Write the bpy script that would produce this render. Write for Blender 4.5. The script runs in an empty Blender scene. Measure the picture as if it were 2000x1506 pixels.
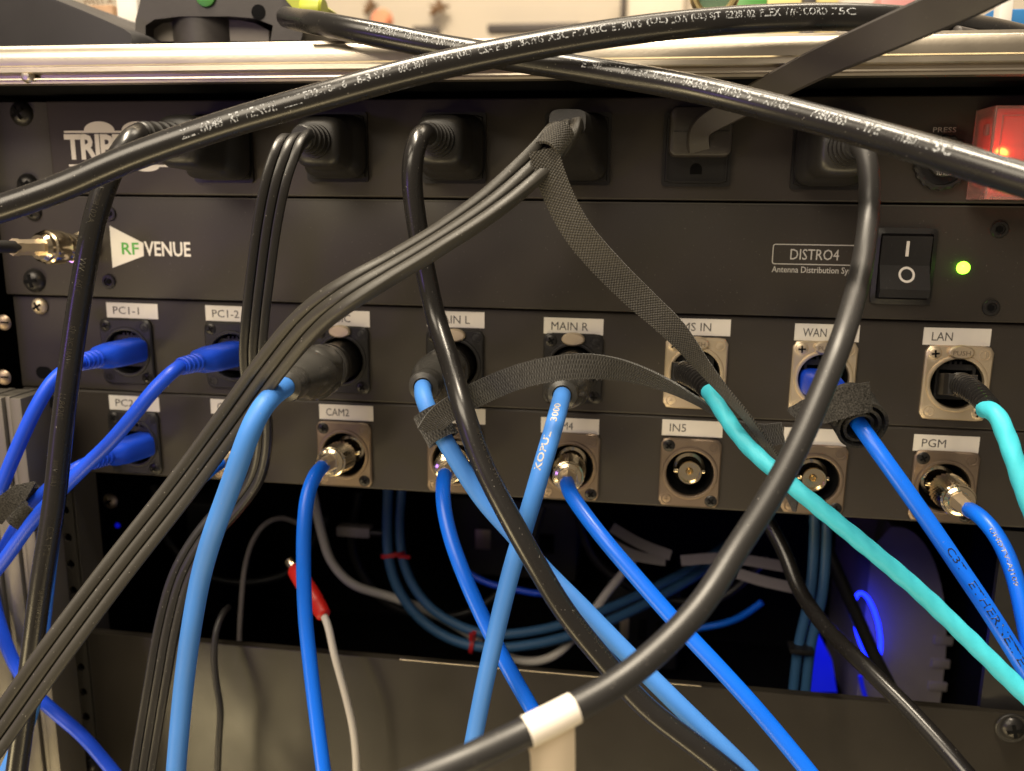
import bpy, bmesh, math, random
from mathutils import Vector, Matrix
random.seed(7)
V = Vector
S = 0.001                                    # every length below is in millimetres
scene = bpy.context.scene
COL = scene.collection

# ------------------------------------------------------------------ camera
FPX, CAMP = 1683.49, V((54.015, -370.572, 69.384))
YAW, PIT, ROL = -0.1463, 0.2058, 0.0113
FW = V((math.sin(YAW)*math.cos(PIT), math.cos(YAW)*math.cos(PIT), -math.sin(PIT)))
RT0 = V((math.cos(YAW), -math.sin(YAW), 0)); UP0 = RT0.cross(FW)
RT = math.cos(ROL)*RT0 + math.sin(ROL)*UP0
UP = -math.sin(ROL)*RT0 + math.cos(ROL)*UP0
cd = bpy.data.cameras.new('camera'); cam = bpy.data.objects.new('camera', cd); COL.objects.link(cam)
M = Matrix.Identity(4)
for i in range(3):
    M[i][0], M[i][1], M[i][2], M[i][3] = RT[i], UP[i], -FW[i], CAMP[i]*S
cam.matrix_world = M
cd.sensor_fit = 'HORIZONTAL'; cd.sensor_width = 36.0; cd.lens = FPX/2000*36.0
cd.clip_start = 0.01; cd.clip_end = 50
cd.dof.use_dof = True; cd.dof.focus_distance = 0.312; cd.dof.aperture_fstop = 10.5
scene.camera = cam

# ------------------------------------------------------------------ light
w = bpy.data.worlds.new('World'); scene.world = w; w.use_nodes = True
bg = w.node_tree.nodes['Background']
bg.inputs[0].default_value = (1.0, 0.82, 0.62, 1); bg.inputs[1].default_value = 0.21
def area(name, loc, target, sx, sy, watts, col):
    l = bpy.data.lights.new(name, 'AREA'); l.shape = 'RECTANGLE'; l.size = sx; l.size_y = sy
    l.energy = watts; l.color = col
    o = bpy.data.objects.new(name, l); COL.objects.link(o); o.location = loc
    o.rotation_euler = (V(target)-V(loc)).to_track_quat('-Z', 'Y').to_euler()
    return o
WARM = (1.0, 0.86, 0.66)
area('ceiling_lamp', (-0.25, -0.23, 2.05), (0, 0, 0), 1.3, 0.16, 115, WARM)
area('room_lamp', (-0.65, -1.35, 1.15), (0, 0, 0), 1.3, 0.9, 37, WARM)
area('low_lamp', (-1.0, -0.92, -0.72), (-0.15, 0, -0.17), 0.45, 0.4, 7.5, (1.0, 0.80, 0.44))
area('under_lamp', (0.05, -0.72, -1.05), (0, 0, 0.05), 1.5, 0.2, 9.5, (1.0, 0.78, 0.42))
area('violet_lamp', (-0.86, -1.0, 0.02), (-0.19, 0, 0.05), 0.12, 0.12, 0.85, (0.38, 0.18, 1.0))
area('far_lamp', (0.6, 0.9, 2.3), (0.0, 1.9, 0.3), 1.2, 0.6, 40, WARM)
scene.view_settings.view_transform = 'Standard'; scene.view_settings.look = 'None'
scene.view_settings.exposure = -0.06; scene.view_settings.gamma = 1
scene.render.engine = 'CYCLES'
try:
    scene.cycles.use_denoising = True
except Exception:
    pass

# ------------------------------------------------------------------ helpers
def P(px, py, d):                            # a measured picture point at d mm in front of the panels
    r = FW + RT*((px-1000)/FPX) - UP*((py-753)/FPX)
    return CAMP + r*((-d-CAMP.y)/r.y)
WORLD = {}                                    # object name -> origin in mm
def link(o, parent, org):
    COL.objects.link(o)
    if parent is not None:
        o.parent = parent; o.location = (org-WORLD[parent.name])*S
    else:
        o.location = org*S
    WORLD[o.name] = V(org)
    return o
def tag(o, label=None, cat=None, group=None, kind=None):
    if label: o['label'] = label
    if cat: o['category'] = cat
    if group: o['group'] = group
    if kind: o['kind'] = kind
    return o
def thing(name, org, label, cat, group=None):
    o = bpy.data.objects.new(name, None); o.empty_display_size = 0.01
    link(o, None, V(org)); return tag(o, label, cat, group)

class MB:
    def __init__(s): s.v = []; s.f = []; s.uv = None
    def add(s, vs, fs):
        n = len(s.v); s.v += [V(p) for p in vs]; s.f += [[i+n for i in f] for f in fs]; return s
    def box(s, x0, x1, y0, y1, z0, z1, bev=0.0, seg=2):
        if bev <= 0:
            return s.add([(x, y, z) for x in (x0, x1) for y in (y0, y1) for z in (z0, z1)],
                         [(0,1,3,2),(4,6,7,5),(0,4,5,1),(2,3,7,6),(0,2,6,4),(1,5,7,3)])
        bm = bmesh.new(); bmesh.ops.create_cube(bm, size=1)
        for v in bm.verts:
            v.co = V(((x0+x1)/2+v.co.x*(x1-x0), (y0+y1)/2+v.co.y*(y1-y0), (z0+z1)/2+v.co.z*(z1-z0)))
        bmesh.ops.bevel(bm, geom=bm.edges[:], offset=bev, segments=seg, affect='EDGES', profile=0.5)
        bm.verts.index_update()
        s.add([v.co.copy() for v in bm.verts], [[v.index for v in f.verts] for f in bm.faces]); bm.free(); return s
    def lathe(s, prof, org, axis, n=24, mod=None, caps=True):
        a = V(axis).normalized(); u = a.orthogonal().normalized()
        if abs(a.z) < .9: u = (V((0,0,1))-a*a.z).normalized()
        w_ = a.cross(u); org = V(org); vs = []; fs = []
        for j, (r, h) in enumerate(prof):
            for i in range(n):
                t = 2*math.pi*i/n; rr = r*(mod(j, i) if mod else 1)
                vs.append(org+a*h+(u*math.cos(t)+w_*math.sin(t))*rr)
        for j in range(len(prof)-1):
            for i in range(n):
                fs.append((j*n+i, j*n+(i+1) % n, (j+1)*n+(i+1) % n, (j+1)*n+i))
        if caps:
            fs.append(tuple(range(n))[::-1]); fs.append(tuple(range((len(prof)-1)*n, len(prof)*n)))
        return s.add(vs, fs)
    def prism(s, poly, y0, y1):              # poly of (x, z)
        n = len(poly)
        vs = [(x, y0, z) for x, z in poly]+[(x, y1, z) for x, z in poly]
        fs = [tuple(range(n)), tuple(range(n, 2*n))[::-1]]+[(i, i+n, (i+1) % n+n, (i+1) % n) for i in range(n)]
        return s.add(vs, fs)
    def holed(s, outer, cx, cz, r, y0, y1, n=32):   # outer: function angle -> (x, z); front y0, back y1
        vs = []; fs = []
        for k in range(n):
            t = 2*math.pi*k/n; ox, oz = outer(t); ix, iz = cx+r*math.cos(t), cz+r*math.sin(t)
            vs += [(ox, y0, oz), (ix, y0, iz), (ix, y1, iz), (ox, y1, oz)]
        for k in range(n):
            a, b = 4*k, 4*((k+1) % n)
            fs += [(a, b, b+1, a+1), (a+1, b+1, b+2, a+2), (a+3, b+3, b, a)]
        return s.add(vs, fs)
    def tri(s, a, b, c): return s.add([a, b, c], [(0, 1, 2)])
    def obj(s, name, mat, parent=None, org=None, smooth=35):
        org = V(org) if org is not None else (WORLD[parent.name] if parent is not None else V((0,0,0)))
        me = bpy.data.meshes.new(name); me.from_pydata([(p-org)*S for p in s.v], [], s.f)
        bm = bmesh.new(); bm.from_mesh(me); bmesh.ops.recalc_face_normals(bm, faces=bm.faces[:]); bm.to_mesh(me); bm.free()
        me.materials.append(mat)
        if smooth:
            me.polygons.foreach_set('use_smooth', [True]*len(me.polygons)); me.set_sharp_from_angle(angle=math.radians(smooth))
        if s.uv and len(s.uv) == len(s.v):
            at = me.attributes.new('strip_uv', 'FLOAT_VECTOR', 'POINT'); at.data.foreach_set('vector', [c for q in s.uv for c in q])
        me.update()
        return link(bpy.data.objects.new(name, me), parent, org)
def dup(o, parent, off):                      # copy of a part and its sub-parts, shifted by off
    c = o.copy(); COL.objects.link(c); c.parent = parent
    WORLD[c.name] = WORLD[o.name]+V(off); c.location = (WORLD[c.name]-(WORLD[parent.name] if parent else V()))*S
    for ch in [x for x in o.children]:
        dup(ch, c, off)
    return c

def rrect(x0, x1, z0, z1, r, n=5):
    out = []
    for cx, cz, a0 in ((x1-r, z1-r, 0), (x0+r, z1-r, 90), (x0+r, z0+r, 180), (x1-r, z0+r, 270)):
        for k in range(n+1):
            t = math.radians(a0+90*k/n); out.append((cx+r*math.cos(t), cz+r*math.sin(t)))
    return out
def rr_ray(cx, cz, hw, hh, r):                # rounded rectangle hit by a ray from its centre
    def f(t):
        c, s_ = math.cos(t), math.sin(t)
        k = min(hw/abs(c) if abs(c) > 1e-6 else 1e9, hh/abs(s_) if abs(s_) > 1e-6 else 1e9)
        x, z = c*k, s_*k
        ax, az = abs(x), abs(z)
        if r > 0 and ax > hw-r and az > hh-r:
            ccx, ccz = (hw-r)*(1 if c > 0 else -1), (hh-r)*(1 if s_ > 0 else -1)
            b = -(c*ccx+s_*ccz); q = ccx*ccx+ccz*ccz-r*r
            k = -b+math.sqrt(max(0, b*b-q)); x, z = c*k, s_*k
        return (cx+x, cz+z)
    return f

# ---- swept cables
def carry(pts):                               # a cable that leaves the picture goes on for a hand's breadth and sags
    pts = list(pts)
    def out(p): return not isinstance(p, Vector) and (p[0] < 0 or p[0] > 2000 or p[1] > 1506 or p[1] < 0)
    q = [p if isinstance(p, Vector) else P(*p) for p in pts]
    if out(pts[-1]): d = (q[-1]-q[-2]).normalized(); pts += [q[-1]+d*60+V((0, 0, -8)), q[-1]+d*120+V((0, 0, -40))]
    if out(pts[0]): d = (q[0]-q[1]).normalized(); pts = [q[0]+d*120+V((0, 0, -40)), q[0]+d*60+V((0, 0, -8))]+pts
    return pts
class Path:
    def __init__(s, pts, step=1.6):
        ctrl = [(p if isinstance(p, Vector) else P(*p[:3])) for p in pts]
        s.ctrl = ctrl; n = len(ctrl)
        ext = [ctrl[0]*2-ctrl[1]]+ctrl+[ctrl[-1]*2-ctrl[-2]]
        s.p = []; s.u = []
        for i in range(n-1):
            p0, p1, p2, p3 = ext[i:i+4]
            t0 = 0; t1 = t0+max((p1-p0).length, 1e-4)**.5; t2 = t1+max((p2-p1).length, 1e-4)**.5; t3 = t2+max((p3-p2).length, 1e-4)**.5
            m = max(2, int((p2-p1).length/step))
            for k in range(m+(1 if i == n-2 else 0)):
                t = t1+(t2-t1)*k/m
                A1 = p0*((t1-t)/(t1-t0))+p1*((t-t0)/(t1-t0)); A2 = p1*((t2-t)/(t2-t1))+p2*((t-t1)/(t2-t1)); A3 = p2*((t3-t)/(t3-t2))+p3*((t-t2)/(t3-t2))
                B1 = A1*((t2-t)/(t2-t0))+A2*((t-t0)/(t2-t0)); B2 = A2*((t3-t)/(t3-t1))+A3*((t-t1)/(t3-t1))
                s.p.append(B1*((t2-t)/(t2-t1))+B2*((t-t1)/(t2-t1))); s.u.append(i+k/m)
        for _ in range(9):                    # ease the kinks a little
            s.p = [s.p[0]]+[(s.p[i-1]+s.p[i]*2+s.p[i+1])/4 for i in range(1, len(s.p)-1)]+[s.p[-1]]
        s.l = [0]
        for a, b in zip(s.p, s.p[1:]): s.l.append(s.l[-1]+(b-a).length)
        s.t = [(s.p[min(i+1, len(s.p)-1)]-s.p[max(i-1, 0)]).normalized() for i in range(len(s.p))]
    def at(s, d):
        d = max(0, min(d, s.l[-1]-1e-4)); lo, hi = 0, len(s.l)-1
        while hi-lo > 1:
            m = (lo+hi)//2
            if s.l[m] <= d: lo = m
            else: hi = m
        k = (d-s.l[lo])/max(1e-6, s.l[hi]-s.l[lo])
        return s.p[lo].lerp(s.p[hi], k), s.t[lo].lerp(s.t[hi], k).normalized()
    def near(s, pt): return s.l[min(range(len(s.p)), key=lambda i: (s.p[i]-pt).length)]
def face_cam(p, t):
    n = CAMP-p; n -= t*n.dot(t); return n.normalized()
def tube(path, r, n=18, mod=None, mb=None):
    mb = mb or MB(); vs = []; fs = []; nrm = path.t[0].orthogonal().normalized(); m = len(path.p)
    for i in range(m):
        t = path.t[i]; nrm = (nrm-t*nrm.dot(t)).normalized(); b = t.cross(nrm)
        for k in range(n):
            a = 2*math.pi*k/n; rr = r*(mod(path.l[i], a) if mod else 1)
            vs.append(path.p[i]+(nrm*math.cos(a)+b*math.sin(a))*rr)
    for i in range(m-1):
        for k in range(n): fs.append((i*n+k, i*n+(k+1) % n, (i+1)*n+(k+1) % n, (i+1)*n+k))
    fs += [tuple(range(n))[::-1], tuple(range((m-1)*n, m*n))]
    return mb.add(vs, fs)
def interp(vals, u):
    u = min(u, len(vals)-1); i = min(int(u), len(vals)-2); k = u-i; return vals[i]*(1-k)+vals[i+1]*k
def ribbon(path, prof, rolls=None, scale=None, mb=None, hint=None):   # prof (u across, v towards the camera)
    mb = mb or MB(); vs = []; fs = []; n = len(prof); m = len(path.p); prev = None
    for i in range(m):
        t = path.t[i]; nn = face_cam(path.p[i], t)
        if hint is not None: nn = hint(i, path, nn)
        if prev is not None:                  # keep the twist gradual
            pv = (prev-t*prev.dot(t)).normalized()
            if pv.dot(nn) < 0.2 and hint is None: nn = (pv*0.8+nn*0.2).normalized()
        prev = nn
        a = math.radians(interp(rolls, path.u[i])) if rolls else 0
        side = t.cross(nn); N = nn*math.cos(a)+side*math.sin(a); sd = t.cross(N)
        k = interp(scale, path.u[i]) if scale else 1
        for (u, v) in prof: vs.append(path.p[i]+sd*(u*k)+N*v)
    for i in range(m-1):
        for k in range(n): fs.append((i*n+k, i*n+(k+1) % n, (i+1)*n+(k+1) % n, (i+1)*n+k))
    fs += [tuple(range(n))[::-1], tuple(range((m-1)*n, m*n))]
    mb.uv = [(path.l[i], u, v) for i in range(m) for (u, v) in prof]
    return mb.add(vs, fs)
def flat3(wd, th):                            # three-conductor flat cord: three rounded lobes, grooved on both faces
    h = th/2; top = []; lw = wd/3
    for k in (-1, 0, 1):
        for f, q in ((-.49, .5 if k == -1 else .30), (-.44, .80), (-.34, .95), (0, 1), (.34, .95), (.44, .80), (.49, .5 if k == 1 else .30)): top.append((k*lw+f*lw, h*q))
    return [(-wd/2, 0)]+top+[(wd/2, 0)]+[(x, -z) for x, z in top[::-1]]
def strip(wd, th):
    h = th/2; return [(-wd/2, -h), (-wd/2, h), (-wd/4, h), (0, h), (wd/4, h), (wd/2, h), (wd/2, -h), (0, -h)]

# ---- lettering
def text_geo(body, bold=0.0, spacing=1.0):
    cu = bpy.data.curves.new('txt', 'FONT'); cu.body = body; cu.size = 1; cu.resolution_u = 2; cu.offset = bold; cu.space_character = spacing
    o = bpy.data.objects.new('txt', cu); COL.objects.link(o)
    me = o.to_mesh(); vs = [(v.co.x, v.co.y) for v in me.vertices]; fs = [list(p.vertices) for p in me.polygons]
    o.to_mesh_clear(); bpy.data.objects.remove(o); bpy.data.curves.remove(cu)
    x0 = min(v[0] for v in vs); x1 = max(v[0] for v in vs); y0 = min(v[1] for v in vs); y1 = max(v[1] for v in vs)
    return vs, fs, (x0, x1, y0, y1)
def panel_text(body, x, z, wd, ht, d, mb=None, bold=0.0, tilt=0.0, spacing=1.0):   # x, z: lower left in mm, fitted into wd x ht
    mb = mb or MB(); vs, fs, (x0, x1, y0, y1) = text_geo(body, bold, spacing)
    k = wd/(x1-x0); q = ht/(y1-y0)
    pts = [V((x+(a-x0)*k, -d, z+(b-y0)*q+(a-x0)*k*tilt)) for a, b in vs]
    n = len(pts); back = [p+V((0, .12, 0)) for p in pts]
    mb.add(pts, fs)
    ed = {}
    for f in fs:
        for i in range(len(f)):
            a, b = f[i], f[(i+1) % len(f)]; ed[(a, b)] = 1
    sides = [e for e in ed if (e[1], e[0]) not in ed]
    mb.add(pts+back, [(a, b, b+n, a+n) for a, b in sides]); return mb
def cable_text(path, r, body, s0, ht, phi=0.0, wd=None, flip=False, lift=0.06, bold=0.0, mb=None):
    mb = mb or MB(); vs, fs, (x0, x1, y0, y1) = text_geo(body, bold); q = ht/(y1-y0); k = (wd/(x1-x0)) if wd else q
    out = []
    for a, b in vs:
        s_ = (a-x0)*k; y = (b-(y0+y1)/2)*q
        if flip: s_ = -s_; y = -y
        p, t = path.at(s0+s_); n = face_cam(p, t); sd = n.cross(t)
        an = phi+y/r
        out.append(p+(n*math.cos(an)+sd*math.sin(an))*(r+lift))
    return mb.add(out, fs)

# ------------------------------------------------------------------ materials
def mat(name, col, rough=0.5, metal=0.0, spec=0.5, bump=0.0, bscale=600, var=0.12, vscale=25, specks=0.0, rvar=0.12, coat=0.0, emit=None, es=0, trans=0.0, wave=None, sss=0.0, dustcol=(0.35, 0.33, 0.3), spscale=1500, spthr=.755):
    m = bpy.data.materials.new(name); m.use_nodes = True; nt = m.node_tree; N = nt.nodes; L = nt.links
    b = N['Principled BSDF']; b.inputs['Base Color'].default_value = (*col, 1); b.inputs['Roughness'].default_value = rough
    b.inputs['Metallic'].default_value = metal; b.inputs['Specular IOR Level'].default_value = spec
    b.inputs['Coat Weight'].default_value = coat; b.inputs['Transmission Weight'].default_value = trans
    if emit: b.inputs['Emission Color'].default_value = (*emit, 1); b.inputs['Emission Strength'].default_value = es
    tc = N.new('ShaderNodeTexCoord')
    def noise(sc, det=3):
        t = N.new('ShaderNodeTexNoise'); t.inputs['Scale'].default_value = sc; t.inputs['Detail'].default_value = det
        L.new(tc.outputs['Object'], t.inputs['Vector']); return t
    def math_(op, a, v=None):
        q = N.new('ShaderNodeMath'); q.operation = op; L.new(a, q.inputs[0])
        if v is not None: q.inputs[1].default_value = v
        return q
    last = None
    if var > 0:
        t = noise(vscale, 5); mr = N.new('ShaderNodeMapRange'); mr.inputs['From Min'].default_value = .3; mr.inputs['From Max'].default_value = .7
        mr.inputs['To Min'].default_value = 1-var; mr.inputs['To Max'].default_value = 1+var; L.new(t.outputs['Fac'], mr.inputs['Value'])
        mx = N.new('ShaderNodeMix'); mx.data_type = 'RGBA'; mx.blend_type = 'MULTIPLY'; mx.inputs[0].default_value = 1
        mx.inputs[6].default_value = (*col, 1); L.new(mr.outputs[0], mx.inputs[7]); last = mx.outputs[2]
    if specks > 0:
        t = noise(spscale, 1); r = N.new('ShaderNodeMapRange'); r.inputs['From Min'].default_value = spthr; r.inputs['From Max'].default_value = spthr+.04
        L.new(t.outputs['Fac'], r.inputs['Value']); q = math_('MULTIPLY', r.outputs[0], specks)
        mx = N.new('ShaderNodeMix'); mx.data_type = 'RGBA'; L.new(q.outputs[0], mx.inputs[0])
        if last: L.new(last, mx.inputs[6])
        else: mx.inputs[6].default_value = (*col, 1)
        mx.inputs[7].default_value = (*dustcol, 1); last = mx.outputs[2]
    if last: L.new(last, b.inputs['Base Color'])
    if rvar > 0:
        t = noise(vscale*2.3, 4); mr = N.new('ShaderNodeMapRange'); mr.inputs['To Min'].default_value = max(0.02, rough-rvar); mr.inputs['To Max'].default_value = min(1, rough+rvar)
        L.new(t.outputs['Fac'], mr.inputs['Value']); L.new(mr.outputs[0], b.inputs['Roughness'])
    if bump > 0 or wave:
        bp = N.new('ShaderNodeBump'); bp.inputs['Strength'].default_value = bump or .5; bp.inputs['Distance'].default_value = 0.0003
        if wave:
            t = N.new('ShaderNodeTexWave'); t.wave_type = 'BANDS'; t.bands_direction = wave[0]; t.inputs['Scale'].default_value = wave[1]; t.inputs['Distortion'].default_value = wave[2]; t.inputs['Detail Scale'].default_value = 3
            L.new(tc.outputs['Object'], t.inputs['Vector']); L.new(t.outputs['Fac'], bp.inputs['Height'])
        else:
            t = noise(bscale, 3); L.new(t.outputs['Fac'], bp.inputs['Height'])
        L.new(bp.outputs[0], b.inputs['Normal'])
    return m
m_panel = mat('black_powder_coat', (.029, .0235, .0185), .50, bump=.12, bscale=2600, var=.10, specks=.35, rvar=.06)
m_panel2 = mat('charcoal_paint', (.034, .0275, .023), .50, bump=.10, bscale=2200, var=.10, specks=.3, rvar=.06)
m_shelf = mat('satin_black_steel', (.023, .0195, .0145), .36, bump=.10, bscale=2400, var=.12, specks=.3, rvar=.07)
m_ear = mat('dusty_black_ear', (.055, .050, .042), .55, bump=.1, bscale=2000, specks=.4)
m_black = mat('black_plastic', (.013, .012, .012), .42, bump=.08, bscale=1800, specks=.25)
m_outlet = mat('outlet_plastic', (.009, .008, .0075), .34, bump=.06, bscale=2000, specks=.2)
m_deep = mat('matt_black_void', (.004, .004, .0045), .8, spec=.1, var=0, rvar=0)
m_xlr = mat('grey_rubber', (.052, .050, .046), .27, bump=.1, bscale=1500, specks=.25)
m_shiny = mat('black_chrome', (.05, .047, .043), .22, metal=.8, bump=.03)
m_plug = mat('grey_black_vinyl', (.015, .014, .013), .42, bump=.14, bscale=1500, specks=.3)
m_pvc = mat('glossy_black_vinyl', (.013, .012, .0115), .27, spec=.6, bump=.05, bscale=500, specks=.7, rvar=.08)
m_pvc2 = mat('satin_black_vinyl', (.021, .020, .0195), .42, spec=.5, bump=.07, bscale=700, specks=.6, rvar=.08)
m_flat = mat('dusty_flat_cord', (.036, .033, .027), .48, spec=.5, bump=.12, bscale=900, specks=.9, rvar=.1)
m_flat2 = mat('dark_flat_cord', (.018, .017, .0165), .38, spec=.5, bump=.08, bscale=900, specks=.9, rvar=.1)
m_ext = mat('brown_black_vinyl', (.029, .0245, .0225), .48, spec=.5, bump=.05, bscale=900, specks=.2)
m_print = mat('pale_printing', (.42, .44, .46), .55, var=.3, vscale=300, specks=.94, dustcol=(.02, .02, .02), spscale=1700, spthr=.49)
m_mold = mat('moulded_lettering', (.035, .031, .024), .35, var=.2)
m_white = mat('white_screen_print', (.78, .74, .68), .55, var=.06)
m_silver = mat('silver_screen_print', (.46, .44, .41), .5, var=.08)
m_green = mat('green_print', (.10, .42, .07), .5)
m_tape = mat('white_label_tape', (.72, .68, .61), .42, var=.06, vscale=60, bump=.05, bscale=900)
m_ink = mat('grey_label_ink', (.075, .07, .065), .5, var=.3, vscale=200)
m_dull = mat('dull_aluminium', (.20, .185, .16), .55, metal=.85, bump=.1, bscale=900, var=.1)
m_alu = mat('brushed_aluminium', (.58, .52, .43), .36, metal=1, bump=.10, bscale=900, var=.08, rvar=.07)
m_nickel = mat('satin_nickel', (.70, .58, .42), .46, metal=.8, bump=.08, bscale=2200, var=.08, rvar=.08)
m_bronze = mat('smoked_nickel', (.255, .195, .145), .45, metal=.8, bump=.08, bscale=2200, var=.10, rvar=.08)
m_chrome = mat('polished_nickel', (.80, .68, .48), .17, metal=1, bump=.04, bscale=900, var=.06, rvar=.06)
m_gold = mat('gold_contact', (.80, .55, .22), .25, metal=1)
m_bscrew = mat('black_screw_steel', (.035, .033, .032), .33, metal=.6, bump=.06, bscale=1500)
m_brass = mat('brass', (.70, .55, .26), .28, metal=1)
m_blue = mat('royal_blue_vinyl', (.010, .075, .74), .38, spec=.5, bump=.05, bscale=500, var=.08, specks=.2)
m_coax = mat('bright_blue_vinyl', (.003, .150, .90), .36, spec=.5, bump=.04, bscale=500, var=.07, specks=.25)
m_sky = mat('sky_blue_vinyl', (.056, .222, .66), .52, spec=.35, bump=.06, bscale=900, var=.08, specks=.3)
m_teal = mat('turquoise_vinyl', (.050, .49, .62), .50, spec=.35, bump=.35, bscale=420, var=.07)
m_bundle = mat('slate_blue_vinyl', (.035, .11, .24), .5, var=.1)
def mat_weave(name, dark, light, per, diag, rough=.75, jitter=3.0):
    m = mat(name, light, rough, spec=.35, var=0, rvar=0); nt = m.node_tree; N = nt.nodes; L = nt.links; b = N['Principled BSDF']
    at = N.new('ShaderNodeAttribute'); at.attribute_name = 'strip_uv'; sx = N.new('ShaderNodeSeparateXYZ'); L.new(at.outputs['Vector'], sx.inputs[0])
    tc = N.new('ShaderNodeTexCoord'); nz = N.new('ShaderNodeTexNoise'); nz.inputs['Scale'].default_value = 900; nz.inputs['Detail'].default_value = 3; L.new(tc.outputs['Object'], nz.inputs['Vector'])
    def mt(op, x, y=None, v=None):
        q = N.new('ShaderNodeMath'); q.operation = op
        L.new(x, q.inputs[0])
        if y is not None: L.new(y, q.inputs[1])
        if v is not None: q.inputs[1].default_value = v
        return q.outputs[0]
    k = 2*math.pi/per; jit = mt('MULTIPLY', nz.outputs['Fac'], v=jitter)
    A = mt('MULTIPLY', sx.outputs[0], v=k); B = mt('MULTIPLY', sx.outputs[1], v=k*diag)
    w1 = mt('SINE', mt('ADD', mt('ADD', A, B), jit)); w2 = mt('SINE', mt('ADD', mt('SUBTRACT', A, B), jit))
    h = mt('MULTIPLY_ADD', mt('ADD', w1, w2), v=.25); h_ = h.node; h_.inputs[2].default_value = .5
    f = mt('MULTIPLY', h, mt('ADD', nz.outputs['Fac'], v=.45))
    mx = N.new('ShaderNodeMix'); mx.data_type = 'RGBA'; L.new(f, mx.inputs[0]); mx.inputs[6].default_value = (*dark, 1); mx.inputs[7].default_value = (*light, 1)
    L.new(mx.outputs[2], b.inputs['Base Color'])
    bp = N.new('ShaderNodeBump'); bp.inputs['Strength'].default_value = .9; bp.inputs['Distance'].default_value = .0004; L.new(f, bp.inputs['Height']); L.new(bp.outputs[0], b.inputs['Normal'])
    b.inputs['Sheen Weight'].default_value = .25; b.inputs['Sheen Roughness'].default_value = .4
    return m
m_felt = mat('black_felt', (.036, .034, .031), .9, spec=.2, bump=1.0, bscale=1800, var=.7, vscale=1500, rvar=0)
m_strap = mat_weave('black_loop_fabric', (.006, .0055, .005), (.062, .060, .056), .95, .30, jitter=6.0)
m_weave = mat_weave('woven_black_strap', (.006, .0055, .0045), (.088, .080, .064), 1.15, .8, .6)
m_bag2 = mat('dim_grey_metal', (.05, .047, .046), .45)
m_shellgrey = mat('pale_case_grey', (.30, .265, .25), .5, var=.1)
m_fuzz = mat('grey_lint', (.16, .15, .145), .8, var=.3)
m_paper = mat('white_paper_label', (.76, .70, .62), .6, var=.05)
m_paper2 = mat('cream_paper_flag', (.66, .56, .43), .65, var=.08)
m_red = mat('red_rubber', (.50, .012, .008), .45, bump=.08, bscale=700)
m_redtie = mat('red_plastic_tie', (.42, .014, .02), .45)
m_wcable = mat('off_white_vinyl', (.52, .49, .45), .5, var=.1)
m_grey = mat('grey_plastic', (.21, .185, .18), .5)
m_lidplastic = mat('frosted_clear_plastic', (.86, .56, .53), .25, trans=.84, var=.05, rvar=.08)
m_redlamp = mat('red_rocker', (.55, .02, .015), .35, emit=(1, .012, .006), es=.38)
m_redhot = mat('lamp_core', (1, .2, .02), .4, emit=(1, .12, .02), es=45)
m_ledg = mat('green_led', (.25, .8, .05), .3, emit=(.30, 1.0, .03), es=7.0)
m_blueled = mat('blue_led_strip', (.02, .05, .9), .4, emit=(.006, .016, 1.0), es=6)
m_bluedim = mat('dim_blue_led_glow', (.02, .04, .7), .4, emit=(.004, .008, 1.0), es=.30)  # small indicator LED, and the loop's reflected glow painted as emission

# ------------------------------------------------------------------ shell of the rack case
X0, X1 = -241, 241
tz = lambda px, py, d=0: P(px, py, d).z
case = thing('rack_case', (0, -30, P(1000, 150, 40).z), 'black equipment rack case with a brushed aluminium rail along the top', 'rack case')
zt, zb = tz(1000, 72, 42), tz(1000, 154, 42)
H = zt-zb
prof = [(-38, zt), (-41.0, zt-.15), (-41.4, zt-H*.09), (-42.1, zt-H*.12), (-42.9, zt-H*.20), (-43.4, zt-H*.29), (-43.6, zt-H*.36), (-43.5, zt-H*.54), (-43.1, zt-H*.575), (-43.1, zt-H*.60), (-43.5, zt-H*.615), (-43.6, zt-H*.72), (-43.0, zt-H*.75),
        (-39.6, zt-H*.77), (-39.6, zt-H*.85), (-41.6, zt-H*.86), (-41.7, zt-H*.905), (-40.6, zt-H*.912), (-40.6, zt-H*.935), (-41.6, zt-H*.945), (-41.4, zb), (-36, zb), (-36, zt-2), (-30, zt-2), (-30, zt)]
b = MB(); n = len(prof); vs = []
for x in (-420, 420): vs += [(x, y, z) for y, z in prof]
b.add(vs, [(i, (i+1) % n, (i+1) % n+n, i+n) for i in range(n)]); b.obj('top_rail', m_alu, case, smooth=30)
b = MB(); b.lathe([(0.1, 2.4), (1.6, 2.2), (2.6, 1.2), (3, 0)], P(56, 149, 41), (0, -1, 0), 16); b.obj('rivet', m_alu, case)
b = MB(); b.box(-420, 420, -36, 320, zb+1, zt-2.5); b.obj('top_board', m_deep, case, smooth=0)
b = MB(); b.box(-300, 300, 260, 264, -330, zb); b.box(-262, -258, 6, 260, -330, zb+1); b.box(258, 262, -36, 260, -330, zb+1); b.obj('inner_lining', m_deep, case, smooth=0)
b = MB(); b.box(-300, 300, 4, 258, -262, -258); b.obj('inner_floor', m_deep, case, smooth=0)
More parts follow.
